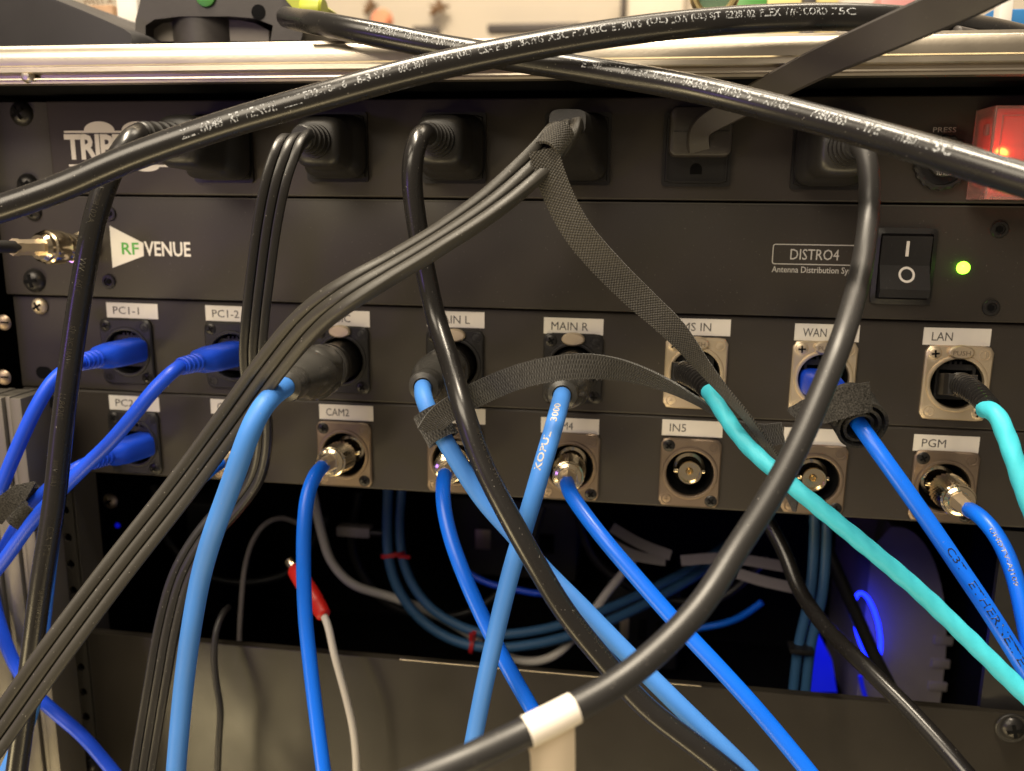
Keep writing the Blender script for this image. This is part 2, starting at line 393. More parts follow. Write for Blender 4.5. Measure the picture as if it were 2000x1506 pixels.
# left upright: black side board with brass screws, aluminium extrusion below
xl = P(24, 400, 30).x
b = MB(); b.box(-330, -259, -34, 4, P(20, 772, 34).z, zb, .6); b.obj('side_board', m_black, case)
for px, py in ((8, 630), (8, 737)):
    b = MB(); b.lathe([(.1, 1.8), (2.2, 1.6), (3.2, .8), (3.5, 0)], P(px, py, 34), (0, -1, 0), 18); s_ = b.obj('screw', m_bronze, case)
    c = P(px, py, 35.9); b = MB(); b.box(c.x-1.8, c.x+1.8, c.y-.05, c.y+.4, c.z-.3, c.z+.3); b.obj('slot', m_deep, s_)
xe = P(42, 800, 38).x
zt2 = P(20, 776, 38).z
b = MB()
for k, (a, c, y) in enumerate(((-80, -31, -34), (-30.4, -20, -38), (-19.4, -16, -36.5), (-15.4, -9, -38.5), (-8.4, -6, -37), (-5.4, 0, -38))):
    b.box(xe+a, xe+c, y, -20, -330, zt2-(.4 if k % 2 else 0), .5)
b.box(xe-80, xe-.5, -33, -19, -330, zt2-1); b.obj('side_rail', m_dull, case)
# drilled rack strip
sx0, sx1 = P(96, 1000, -4).x, P(146, 1000, -4).x
hx = P(127, 997, -4).x
b = MB(); zh = P(127, 997, -4).z; dz = (P(127, 997, -4).z-P(142, 1153, -4).z)/3
for k in range(-3, 16):
    cz = zh-dz*k
    def outer(t, cz=cz):
        x, z = rr_ray(0, 0, 1, 1, 0)(t); 
        return ((sx0 if x < 0 else sx1) if abs(x) > .999 else hx+x*((sx1-hx) if x > 0 else (hx-sx0)), cz+z*dz/2)
    b.holed(outer, hx, cz, 2.3, 4, 6.5, 24)
b.box(sx1-.6, sx1+.8, 4, 22, -330, 60); b.obj('rack_strip', m_ear, case, smooth=0)
b = MB(); b.box(sx0-1, sx1-2, 9, 10, -330, 60); b.obj('strip_backing', m_deep, case, smooth=0)
rx0 = P(1925, 1300, -4).x
b = MB(); b.box(rx0, rx0+30, 4, 7, -330, -64); b.obj('rack_strip', m_black, case, smooth=0)

# ------------------------------------------------------------------ fastener builders
def pan_screw(px, py, d, r, mat_, parent, ang=20, name='screw', flat=False):
    c = P(px, py, d) if not isinstance(px, Vector) else px
    b = MB(); h = r*(.25 if flat else .62)
    b.lathe([(r*.02, h), (r*.45, h*.93), (r*.8, h*.6), (r*.97, h*.2), (r, 0)], c, (0, -1, 0), 24); o = b.obj(name, mat_, parent, c)
    b = MB()
    for k in (0, 1):
        a = math.radians(ang+90*k); ca, sa = math.cos(a), math.sin(a); L_, W_ = r*.55, r*.13
        q = [(L_*x*ca-W_*z*sa, L_*x*sa+W_*z*ca) for x, z in ((-1, -1), (1, -1), (1, 1), (-1, 1))]
        b.prism([(c.x+x, c.z+z) for x, z in q], c.y-h*1.02-.05-.02*k, c.y-h*.55)
    b.obj('cross_slot', m_deep, o, c, smooth=0); return o
def hex_screw(px, py, d, r, parent):
    c = P(px, py, d); b = MB()
    b.lathe([(r, 0), (r, .5), (r*.92, .8), (r*.62, .9), (r*.55, .2), (.01, .2)], c, (0, -1, 0), 24, caps=False); o = b.obj('hex_screw', m_bscrew, parent, c)
    b = MB(); b.lathe([(r*.42, .2), (r*.42, .55), (r*.1, .6)], c, (0, -1, 0), 6); b.obj('socket', m_deep, o, c); return o

# ------------------------------------------------------------------ power distribution unit (top)
pz1, pz0 = tz(1000, 193), tz(1000, 393)
pdu = thing('power_distribution_unit', (0, 0, pz0), 'charcoal rack power strip with six outlets along the top of the rack', 'power strip')
xb = P(98, 300, 4).x
b = MB(); b.box(xb, X1+20, -4, 40, pz0+1.0, pz1, .9, 3); b.obj('faceplate', m_panel2, pdu)
b = MB(); b.box(X0-3, xb-.5, -.5, 3, pz0+1.0, pz1, .5); b.obj('rack_ear', m_ear, pdu)
for px, py, r in ((43, 222, 5.6), (55, 362, 5.4)): pan_screw(px, py, .5, r, m_bscrew, pdu, 35)
b = MB(); a0, a1 = P(125, 256, 4), P(268, 256, 4); c0, c1 = P(131, 320, 4), P(352, 320, 4)
lx0, lx1 = a0.x, c1.x; zt_, zb_ = P(200, 255.5, 4).z, P(200, 321.5, 4).z
b.box(lx0, lx1-8, -4.12, -3.9, zt_-.9, zt_); b.box(lx0+1, lx1, -4.12, -3.9, zb_-.9, zb_)
def bump_(cx, z, rx, rz, sgn):
    p = [(cx+rx*math.cos(math.pi*k/14), z+sgn*rz*math.sin(math.pi*k/14)) for k in range(15)]; b.prism(p if sgn > 0 else p[::-1], -4.12, -3.95)
bump_(P(194, 256, 4).x, zt_, 7.4, 4.0, 1); bump_(P(268, 256, 4).x, zt_, 7.4, 4.0, 1); bump_(P(286, 322, 4).x, zb_-.9, 6, 2.0, -1)
t0 = P(129, 311, 4); panel_text('TRIPP LITE', t0.x, P(190, 312, 4).z, (P(346, 311, 4).x-t0.x), 11.0, 4.12, b, bold=.035, spacing=.92)
b.obj('logo', m_white, pdu, smooth=0)
OUT = [(437, 291), (660, 288), (888, 290), (1128, 292), (1361, 293), (1616, 298)]
def outlet(c, r):
    hw, hh = 13.6, 14.4
    b = MB(); b.prism(rrect(c.x-hw, c.x+hw, c.z-hh, c.z+hh, 1.4), c.y-1.6, c.y+2)
    o = b.obj('outlet', m_outlet, pdu, c)
    b = MB(); f = rr_ray(c.x, c.z, hw-1.2, hh-1.2, 1.2); n_ = 40; vs = []
    for k in range(n_):
        t = 2*math.pi*k/n_; x, z = f(t); g = rr_ray(c.x, c.z, hw-2.2, hh-2.2, 1.0)(t); vs += [(x, c.y-1.62, z), (x*.98+c.x*.02, c.y-2.3, z*.98+c.z*.02), (g[0], c.y-2.3, g[1]), (g[0], c.y-1.62, g[1])]
    b.add(vs, [(4*k+i, 4*((k+1) % n_)+i, 4*((k+1) % n_)+i+1, 4*k+i+1) for k in range(n_) for i in range(3)]); b.obj('bezel', m_outlet, o, c)
    b = MB(); D_ = [(c.x+2.4*math.cos(math.radians(a)), c.z-7.6+2.4*math.sin(math.radians(a))) for a in range(0, 181, 20)]+[(c.x-2.4, c.z-9.6), (c.x+2.4, c.z-9.6)]
    b.prism(D_, c.y-1.66, c.y-1.0); b.obj('ground_hole', m_deep, o, c, smooth=0)
    for sx, hgt in ((-6.3, 4.2), (6.3, 3.4)): b = MB(); b.box(c.x+sx-.9, c.x+sx+.9, c.y-1.66, c.y-1, c.z+4-hgt, c.z+4+hgt); b.obj('slot', m_deep, o, c, smooth=0)
    return o
for px, py in OUT: outlet(P(px, py, 4), 1)
# breaker button
c = P(1838, 318, 4); b = MB(); b.lathe([(10.6, 0), (10.6, 2.6), (9.8, 3.4), (8.6, 3.4), (8.2, 1.2), (.1, 1.2)], c, (0, -1, 0), 72, mod=lambda j, i: 1 if j in (3, 4, 5) else (1.0 if i % 4 < 2 else .955)); br = b.obj('breaker_ring', m_black, pdu, c)
b = MB(); b.lathe([(5.4, 1.2), (5.4, 5), (4.6, 5.8), (.1, 5.9)], c, (0, -1, 0), 32); b.obj('reset_button', m_plug, br, c)
b = MB(); panel_text('PRESS', c.x-4.2, c.z+11.4, 8.4, 1.9, 4.1, b); panel_text('TO RESET', c.x-3.2, c.z-4.9, 6.4, 1.5, 10.05, b); b.obj('lettering', m_silver, br, c, smooth=0)
# lit power switch under a clear cover
k0, k1 = P(1914, 206, 24), P(1896, 389, 24)
c0 = (P(1914, 206, 10)+P(1896, 389, 10))/2
zx0, zx1 = P(1896, 389, 24).z, P(1916, 206, 24).z; xx = P(1934, 300, 24).x
b = MB(); ww = 36
def shell(b, x0, x1, z0, z1, y0, y1, th):
    b.box(x0, x1, y0, y0+th, z0, z1, .35); b.box(x0, x0+th, y0+th+.05, y1, z0, z1); b.box(x1-th, x1, y0+th+.05, y1, z0, z1)
    b.box(x0+th+.05, x1-th-.05, y0+th+.05, y1, z1-th, z1); b.box(x0+th+.05, x1-th-.05, y0+th+.05, y1, z0, z0+th)
shell(b, xx, xx+ww, zx0, zx1, -24, -5, 1.1); sw = b.obj('switch_cover', m_lidplastic, pdu, (xx, -14, zx0))
b = MB(); b.box(xx+3.2, xx+ww-3.2, -24.5, -24.1, zx0+3.2, zx0+3.7); b.box(xx+3.2, xx+ww-3.2, -24.5, -24.1, zx1-3.7, zx1-3.2); b.box(xx+2.6, xx+3.1, -24.5, -24.1, zx0+3.2, zx1-3.2)
b.box(xx-.9, xx+.9, -20, -17, zx1-10, zx1-6, .2); b.box(xx-.9, xx+.9, -20, -17, zx0+5, zx0+9, .2); b.obj('cover_ridge', m_lidplastic, sw)
rc = P(1976, 300, 10)
b = MB(); b.box(rc.x-10, rc.x+14, -11, -4.2, rc.z-12, rc.z+13, 1.2); b.obj('rocker', m_redlamp, pdu, rc)
lc = P(1963, 300, 16); b = MB(); b.lathe([(1.9, 0), (1.7, .8), (1.0, 1.5), (.1, 1.8)], lc, (0, -1, 0), 16); b.obj('neon_lamp', m_redhot, pdu, lc)
b = MB(); b.box(rc.x-8, rc.x+16, -11.4, -10.8, rc.z+2, rc.z+2.7); b.obj('rocker_line', m_red, pdu, rc)

# ------------------------------------------------------------------ antenna distribution unit
az1, az0 = pz0, tz(1000, 603.5)
adu = thing('antenna_distribution_unit', (0, 0, az0), 'black rack unit with rocker switch, green light and a green and white logo', 'rack unit')
b = MB(); b.box(X0-1, X1+20, -3.2, 40, az0+.5, az1, .6, 3); b.obj('faceplate', m_panel, adu)
b = MB(); b.box(X0-1, X1+20, -3.45, -3, az1-.5, az1+.1); b.obj('edge_trim', m_ear, adu, smooth=0)
for px, py in ((1952, 448), (1935, 601), (214, 417), (213, 550)): hex_screw(px, py, 3.2, 3.3, adu)
for px, py, r in ((66, 414, 4.2), (68, 548, 5.6)): pan_screw(px, py, 3.2, r, m_bscrew, adu, 10)
b = MB(); b.prism([(P(x, y, 3.3).x, P(x, y, 3.3).z) for x, y in ((220, 523), (281, 500), (280, 475), (214, 441))], -3.36, -3.1); lg = b.obj('logo_badge', m_white, adu, smooth=0)
p0 = P(239, 497, 3.3); b = panel_text('RF', p0.x, p0.z, P(272, 496, 3.3).x-p0.x, 5.4, 3.5, bold=.01); b.obj('green_lettering', m_green, adu, smooth=0)
p0 = P(283, 500, 3.3); b = panel_text('VENUE', p0.x, p0.z, P(373, 500, 3.3).x-p0.x, 6.6, 3.4, bold=.02); b.obj('white_lettering', m_white, adu, smooth=0)
q0, q1 = P(1507, 516, 3.3), P(1508, 476, 3.3); x_r = P(1694, 500, 3.3).x
b = MB(); o_ = rrect(q0.x, x_r, q0.z, q1.z, 1.1); i_ = rrect(q0.x+.38, x_r-.38, q0.z+.38, q1.z-.38, .8); n_ = len(o_)
b.add([(x, -3.36, z) for x, z in o_]+[(x, -3.36, z) for x, z in i_], [(k, (k+1) % n_, n_+(k+1) % n_, n_+k) for k in range(n_)])
p0 = P(1543, 507, 3.3); panel_text('DISTRO4', p0.x, p0.z, P(1638, 508, 3.3).x-p0.x, 4.3, 3.36, b)
p0 = P(1507, 533, 3.3); panel_text('Antenna Distribution System', p0.x, p0.z-.5, P(1686, 535, 3.3).x-p0.x, 3.3, 3.36, b, bold=.004)
b.obj('model_lettering', m_silver, adu, smooth=0)
# rocker switch
sc = (P(1715, 443, 5)+P(1834, 447, 5)+P(1820, 597, 5)+P(1695, 593, 5))/4
hw, hh = (P(1826, 520, 5).x-P(1705, 520, 5).x)/2, (P(1770, 445, 5).z-P(1762, 595, 5).z)/2
b = MB(); f1 = rr_ray(sc.x, sc.z, hw, hh, 1.2); n_ = 48; vs = []
for k in range(n_):
    t = 2*math.pi*k/n_; x, z = f1(t); g = rr_ray(sc.x, sc.z, hw-1.7, hh-2.2, .5)(t); vs += [(x, -3.2, z), (x, -4.6, z), (g[0], -5.4, g[1]), (g[0], -1.0, g[1])]
b.add(vs, [(4*k+i, 4*((k+1) % n_)+i, 4*((k+1) % n_)+i+1, 4*k+i+1) for k in range(n_) for i in range(3)]); swf = b.obj('switch_frame', m_black, adu, sc, smooth=30)
b = MB(); hw2, hh2 = hw-2.3, hh-3.0
rp = [(-4.0, sc.z+hh2), (-8.6, sc.z+hh2-.3), (-7.0, sc.z), (-5.2, sc.z-hh2*.55), (-5.0, sc.z-hh2), (-3.2, sc.z-hh2)]
rp = [(-3.0, sc.z+hh2), (-6.2, sc.z+hh2-.2), (-5.6, sc.z+.5), (-9.6, sc.z-hh2*.72), (-9.0, sc.z-hh2+.1), (-3.0, sc.z-hh2)]
vs = [(sc.x-hw2, y, z) for y, z in rp]+[(sc.x+hw2, y, z) for y, z in rp]; n_ = len(rp)
b.add(vs, [tuple(range(n_)), tuple(range(n_, 2*n_))[::-1]]+[(i, (i+1) % n_, n_+(i+1) % n_, n_+i) for i in range(n_)])
b.obj('rocker', m_black, swf, sc, smooth=20)
b = MB(); mx, mz = P(1773, 486, 6.4).x, P(1773, 486, 6.4).z
b.box(mx-.55, mx+.55, -6.35, -5.6, mz-3.0, mz+3.0); b.obj('on_mark', m_white, swf, sc, smooth=0); b = MB(); oz = P(1772, 537, 8).z; mx2 = P(1772, 537, 8).x
vs = []; n_ = 28
for k in range(n_):
    t = 2*math.pi*k/n_
    for r in (3.1, 2.2):
        z = oz+r*math.sin(t); y = -5.6-(sc.z+.5-z)*(4.0/(hh2*.72+.5))-.1; vs.append((mx2+r*math.cos(t), y, z))
b.add(vs, [(2*k, 2*((k+1) % n_), 2*((k+1) % n_)+1, 2*k+1) for k in range(n_)]); b.obj('off_mark', m_white, swf, sc, smooth=0)
c = P(1881, 523, 3.2); b = MB(); b.lathe([(2.5, 0), (2.4, .8), (1.9, 1.8), (1.0, 2.4), (.1, 2.6)], c, (0, -1, 0), 24); b.obj('power_light', m_ledg, adu, c)
# BNC socket at the left
c = P(168, 484, 3.2); jb = MB(); jb.lathe([(7.5, 0), (7.5, 2.2), (6.2, 2.6), (6.2, 10)], c, (0, -1, 0), 24); jb.obj('antenna_socket', m_chrome, adu, c)

# ------------------------------------------------------------------ patch panels
PITCH = 52.4757
COLX = [(i-3.5)*PITCH for i in range(8)]
ROWZ = [0.0, -44.45]
z1a = az0; zmid = tz(1000, 799, 0); z2b = tz(1000, 972, 0)
def patch(name, zc, zlo, zhi, label):
    t = thing(name, (0, 0, zlo), label, 'patch panel', 'connector panels in the rack')
    b = MB(); xs = [X0]+[(COLX[i]+COLX[i+1])/2 for i in range(7)]+[X1+20]
    for i, cx in enumerate(COLX):
        xa, xb_ = xs[i], xs[i+1]
        ra, rb = xa, xb_; hh_lo, hh_hi = zlo+.9, zhi-.9
        def outer(tt, cx=cx, xa=xa, xb_=xb_):
            c_, s_ = math.cos(tt), math.sin(tt)
            k = min(((xb_-cx) if c_ > 0 else (xa-cx))/c_ if abs(c_) > 1e-6 else 1e9, ((hh_hi-zc) if s_ > 0 else (hh_lo-zc))/s_ if abs(s_) > 1e-6 else 1e9)
            return (cx+c_*k, zc+s_*k)
        angs = [2*math.pi*k/40 for k in range(40)]+[math.atan2(z-zc, x-cx) % (2*math.pi) for x in (xa, xb_) for z in (hh_lo, hh_hi)]
        angs = sorted(angs); m_ = len(angs); vs = []
        for tt in angs:
            ox, oz_ = outer(tt); vs += [(ox, 0, oz_), (cx+11.2*math.cos(tt), 0, zc+11.2*math.sin(tt)), (cx+11.2*math.cos(tt), 2.4, zc+11.2*math.sin(tt))]
        b.add(vs, [(3*k+i2, 3*((k+1) % m_)+i2, 3*((k+1) % m_)+i2+1, 3*k+i2+1) for k in range(m_) for i2 in (0, 1)])
    for zz, s2 in ((zlo, 1), (zhi, -1)):      # rolled top and bottom edges
        for q in range(3):
            a0, a1 = math.pi/2*q/3, math.pi/2*(q+1)/3; r = .9
            y0, y1 = r-r*math.cos(a0), r-r*math.cos(a1); k0_, k1_ = zz+s2*(r-r*math.sin(a0)), zz+s2*(r-r*math.sin(a1))
            b.add([(X0, y0, k0_), (X1+20, y0, k0_), (X1+20, y1, k1_), (X0, y1, k1_)], [(0, 1, 2, 3)])
        b.add([(X0, .9, zz), (X1+20, .9, zz), (X1+20, 26, zz), (X0, 26, zz)], [(0, 1, 2, 3)])
    b.add([(X0, 0, zlo+.9), (X0, 0, zhi-.9), (X0, 26, zhi-.9), (X0, 26, zlo+.9)], [(0, 1, 2, 3)])
    bm_ = b.obj('faceplate', m_panel, t, smooth=0)
    b = MB(); b.box(X0+2, X1+20, 14, 15, zlo+.2, zhi-.2); b.obj('back_cover', m_deep, t, smooth=0)
    return t
pp1 = patch('patch_bay', ROWZ[0], zmid+.15, z1a-.2, 'upper black patch panel with network and microphone sockets and name tapes')
pp2 = patch('patch_bay', ROWZ[1], z2b, zmid-.15, 'lower black patch panel with metal video sockets and name tapes')

def jack(kind, t, cx, cz):
    c = V((cx, 0, cz)); pm = {'eb': m_black, 'xlr': m_black, 'en': m_nickel, 'bnc': m_bronze, 'bnc_dark': m_bronze}[kind]
    b = MB(); f = rr_ray(cx, cz, 13, 15.5, 2.6); n_ = 48; vs = []
    R = 10.2
    for k in range(n_):
        tt = 2*math.pi*k/n_; x, z = f(tt); g = rr_ray(cx, cz, 12.4, 14.9, 2.3)(tt); co, si = math.cos(tt), math.sin(tt)
        vs += [(x, 0, z), (x, -1.2, z), (g[0], -1.8, g[1])]+[(cx+r*co, y, cz+r*si) for r, y in ((12.0, -1.8), (11.7, -2.3), (10.9, -2.5), (R+.2, -2.3), (R, -1.6), (R-.2, 9))]
    m_ = 9; b.add(vs, [(m_*k+i, m_*((k+1) % n_)+i, m_*((k+1) % n_)+i+1, m_*k+i+1) for k in range(n_) for i in range(m_-1)])
    o = b.obj('socket_plate', pm, t, c, smooth=40)
    b = MB(); b.lathe([(9.9, -1.0), (9.6, 8.6), (.1, 8.8)], c, (0, 1, 0), 32, caps=False); b.obj('socket_bore', m_deep, o, c)
    sm = {'eb': m_bscrew, 'xlr': m_bscrew, 'en': m_nickel, 'bnc': m_bscrew, 'bnc_dark': m_bscrew}[kind]
    for sx, sz, an in ((-9.6, 12.2, 25), (9.6, -12.2, 60)):
        pan_screw(V((cx+sx, -1.7, cz+sz)), 0, 0, 2.75, sm, o, an+random.uniform(-30, 30), flat=True)
    for sx, sz in ((9.6, 12.2), (-9.6, -12.2)):
        b = MB(); b.lathe([(2.3, 1.75), (2.2, 1.95), (1.9, 1.95), (1.8, 1.8)], V((cx+sx, 0, cz+sz)), (0, -1, 0), 18, caps=False); b.box(cx+sx-.12, cx+sx+.12, -1.95, -1.7, cz+sz-1.4, cz+sz+1.4); b.box(cx+sx-.9, cx+sx+.9, -1.94, -1.7, cz+sz-.12, cz+sz+.12)
        b.obj('embossing', pm, o, c)
    if kind in ('en', 'xlr'):
        b = MB(); el = lambda sx, sz, y: [(cx+sx*math.cos(2*math.pi*k/24), y, cz+13.2+sz*math.sin(2*math.pi*k/24)) for k in range(24)]
        b.add(el(5.0, 2.9, -1.8)+el(5.0, 2.9, -3.0)+el(4.4, 2.3, -3.6), [(k, (k+1) % 24, 24+(k+1) % 24, 24+k) for k in range(24)]+[(24+k, 24+(k+1) % 24, 48+(k+1) % 24, 48+k) for k in range(24)]+[tuple(range(48, 72))])
        b.obj('push_tab', m_nickel, o, c, smooth=25)
        if kind == 'en':
            b = panel_text('PUSH', cx-3.3, cz+12.0, 6.6, 1.9, 3.65); b.obj('tab_lettering', m_bronze, o, c, smooth=0)
    if kind in ('eb', 'en'):
        b = MB(); b.box(cx-6.6, cx+6.6, 1.0, 3.0, cz+5.2, cz+7.6); b.box(cx-6.6, cx+6.6, 1.0, 3.0, cz-7.2, cz-5.4); b.box(cx-7.6, cx-6.5, .8, 3.0, cz-7.2, cz+7.6); b.box(cx+6.5, cx+7.6, .8, 3.0, cz-7.2, cz+7.6)
        for q in range(3): b.box(cx-2.4+q*2-.5, cx-2.4+q*2+.5, .9, 1.6, cz+7.3, cz+8.8)
        b.obj('network_socket', m_black, o, c, smooth=0)
    if kind.startswith('bnc'):
        b = MB(); b.lathe([(7.0, 8.4), (7.0, 6.6), (5.6, 6.2), (5.3, 5.8), (5.3, -.8), (5.0, -1.2), (4.5, -1.2), (4.3, 1.2), (1.6, 1.4)], c, (0, 1, 0), 36, caps=False)
        b.lathe([(1.2, 0), (1.2, 1.6), (.1, 1.7)], c+V((-5.0, 2.4, 0)), (-1, 0, 0), 12); b.lathe([(1.2, 0), (1.2, 1.6), (.1, 1.7)], c+V((5.0, 2.4, 0)), (1, 0, 0), 12)
        b.obj('bayonet_socket', m_chrome, o, c)
        b = MB(); b.lathe([(1.5, 1.4), (1.35, .2), (.7, .1), (.6, .8), (.1, .9)], c, (0, 1, 0), 14, caps=False); b.obj('centre_contact', m_gold, o, c)
    return o
KIND1 = ['eb', 'eb', 'xlr', 'xlr', 'xlr', 'en', 'en', 'en']
KIND2 = ['eb', 'bnc', 'bnc', 'bnc', 'bnc', 'bnc', 'bnc', 'bnc_dark']
for i in range(8):
    jack(KIND1[i], pp1, COLX[i], ROWZ[0]); jack(KIND2[i], pp2, COLX[i], ROWZ[1])
LAB1 = [('PC1-1', 258, 607, 19, 13), ('PC1-2', 453, 613, 18, 13), ('MUSIC', 668, 622, 14, 13.5), ('MAIN L', 890, 624, 15, 16), ('MAIN R', 1120, 637.5, 16, 16), ('FMS IN', 1366, 639, 13, 14.5), ('WAN', 1615, 650, 19, 9.5), ('LAN', 1869, 658, 17, 8)]
LAB2 = [('PC2-1', 262, 788, 18, 13), ('CAM1', 462, 796, 18, 11), ('CAM2', 676, 806, 17, 11), ('CAM3', 893, 812, 17, 11), ('CAM4', 1113, 832, 17, 11), ('IN5', 1352, 837, 14, 7), ('IN6', 1592, 853, 14, 7), ('PGM', 1848, 867, 16, 9.5)]
for t, labs in ((pp1, LAB1), (pp2, LAB2)):
    for txt, px, py, off, tw in labs:
        c = P(px, py, .3); hw, hh = 12.9, 3.55; dx = random.uniform(-.2, .2); an = random.uniform(-.008, .008)
        b = MB(); pts = [(-hw, -hh), (hw, -hh), (hw, hh), (-hw, hh)]
        b.prism([(c.x+x-z*an, c.z+z+x*an) for x, z in pts], -.34, -.02); o = b.obj('label_tape', m_tape, t, c, smooth=0)
        b = panel_text(txt, c.x-hw+3.3, c.z-1.75+dx*.5-(hw-3.3)*an, tw, 3.5, .42, tilt=an); b.obj('tape_lettering', m_ink, o, c, smooth=0)
pan_screw(78, 598, .5, 4.0, m_nickel, pp1, 30)
for px, py in ((86, 728), (97, 785)):
    c = P(px, py, 0); b = MB(); b.prism([(c.x+x, c.z+z) for x, z in rrect(-4.2, 4.2, -3, 3, 2.9)], -.06, .5); b.obj('mounting_slot', m_deep, pp1 if py < 760 else pp2, c, smooth=0)

# ------------------------------------------------------------------ lower shelf front
sz = (P(189, 1242, 0).z+P(1000, 1301, 0).z+P(1900, 1391, 0).z)/3
shelf = thing('rack_shelf', (0, 0, sz), 'satin black steel shelf front across the bottom of the rack', 'shelf')
xs0 = P(176, 1300, 0).x
b = MB(); b.box(xs0, X1+20, 0, 3, -330, sz, .5, 2); b.box(xs0, X1+20, 3, 5, sz-1.8, sz-.3); b.obj('front_panel', m_shelf, shelf, smooth=30)
b = MB(); b.box(P(780, 1290, 0).x, P(1370, 1340, 0).x, .15, 1.6, sz-.05, sz+.5, .2); b.obj('edge_highlight', m_alu, shelf)  # bright highlight along the flange edge, painted as an aluminium strip
pan_screw(1976, 1421, .2, 5.6, m_bscrew, shelf, 15); pan_screw(172, 1495, 0, 5.0, m_bscrew, shelf, 40)
c = P(1976, 1421, .1); b = MB(); b.lathe([(7.0, 0), (7.0, .7), (6.6, 1.0), (5, 1.0)], c, (0, -1, 0), 28); b.obj('washer', m_black, shelf, c)

# ------------------------------------------------------------------ connectors
def jackpos(i, row): return V((COLX[i], -1, ROWZ[row]))
def lathe_between(name, mat_, parent, A, B, prof, n=28, mod=None):      # prof: (radius, share of A..B)
    L_ = (B-A).length; b = MB(); b.lathe([(r, h*L_) for r, h in prof], A, B-A, n, mod); return b.obj(name, mat_, parent, A, smooth=40 if mod is None else 0)
def cord(parent, pts, dia, mat_, name='jacket', n=18, mod=None, start=None):
    p = Path(carry(([start] if start is not None else [])+pts)); b = tube(p, dia/2, n, mod); b.obj(name, mat_, parent, p.p[0], smooth=60); return p

# --- mains plugs
def straight_plug(t, base, end, body=12.5, mat_=None):
    mat_ = mat_ or m_plug; ax = (end-base); L_ = ax.length; a = ax.normalized(); mid = base+a*L_*.56
    b = MB(); up = (V((0, 0, 1))-a*a.z).normalized(); sd = a.cross(up); vs = []; n_ = 36; secs = [(0, 12.2, 12.4, 5), (.05, 12.6, 12.8, 5), (.18, 12.5, 12.6, 5), (.24, 10.6, 10.8, 4.4), (.30, 9.9, 10.2, 4), (.54, 9.6, 9.9, 4), (.60, 8.8, 9.0, 3.4), (.63, 7.4, 7.4, 2.6)]
    for h, rx, rz, pw in secs:
        for k in range(n_):
            q = 2*math.pi*k/n_; c_, s_ = math.cos(q), math.sin(q)
            x = math.copysign(abs(c_)**(2/pw), c_)*rx*body/12.5; z = math.copysign(abs(s_)**(2/pw), s_)*rz*body/12.5
            vs.append(base+a*(L_*h)+sd*x+up*z)
    fs = [(j*n_+k, j*n_+(k+1) % n_, (j+1)*n_+(k+1) % n_, (j+1)*n_+k) for j in range(len(secs)-1) for k in range(n_)]+[tuple(range(n_)), tuple(range((len(secs)-1)*n_, len(secs)*n_))]
    b.add(vs, fs); b.obj('plug_body', mat_, t, base, smooth=50)
    pr = [(6.8, .60)]
    for k in range(4):
        h = .63+k*.088; r = 6.7-k*.5; pr += [(r, h), (r, h+.055), (r-1.2, h+.06), (r-1.2, h+.085)]
    pr += [(4.7, .985), (4.2, 1.0)]
    return lathe_between('strain_relief', mat_, t, base, end, pr, 28)
def outbase(i): p = P(OUT[i][0], OUT[i][1], 6.5); return p

# 1: leftmost plug, cord down the left side
e = P(272, 262, 58)
t = thing('power_cable', outbase(0), 'glossy black power cord with moulded lettering, plugged in beside the white logo', 'power cord')
straight_plug(t, outbase(0), e, 13.2)
p = cord(t, [(256, 272, 67), (232, 305, 72), (210, 350, 75), (185, 430, 77), (160, 560, 78), (139, 700, 80), (120, 850, 82), (106, 980, 85), (82, 1130, 88), (62, 1280, 90), (47, 1400, 92), (30, 1530, 95)], 8.3, m_pvc, start=e)
b = MB(); s0 = p.near(P(205, 365, 75))
for q, tx in enumerate(['E 228102A', 'VW-1 60 C', 'SJT  3/C 18AWG', 'LL84201', '300V  (UL)', 'CSA  FT2', 'SJT 18AWG 3/C', 'VW-1  60 C']): cable_text(p, 4.15, tx, s0+q*26, 2.2, phi=-.28 if q < 5 else .05, mb=b, bold=.01)
b.obj('moulded_lettering', m_mold, t, p.p[0], smooth=0)
# 2: three-wire flat cord straight down
e = P(588, 268, 44)
t = thing('power_cable', outbase(1), 'dark three-wire flat power cord hanging straight down, second plug from the left', 'power cord')
straight_plug(t, outbase(1), e, 12.6)
p = Path(carry([e, (574, 270, 52), (557, 298, 58), (541, 345, 61), (523, 430, 61), (508, 540, 60), (497, 640, 58), (494, 700, 56), (505, 800, 50), (508, 860, 48), (494, 930, 46), (455, 985, 46), (402, 1045, 50), (357, 1120, 55), (328, 1220, 59), (308, 1330, 63), (291, 1430, 66), (275, 1530, 70)]))
ribbon(p, flat3(10.6, 3.9), rolls=[0, 0, 0, 0, 0, 0, 0, 10, 25, 30, 30, 25, 22, 18, 12, 8, 5, 0], hint=lambda i, pa, nn: (V((-.3, .25, 1))-pa.t[i]*V((-.3, .25, 1)).dot(pa.t[i])).normalized().lerp(nn, min(1, max(0, (pa.l[i]-2)/16))).normalized()).obj('jacket', m_flat2, t, p.p[0], smooth=40)
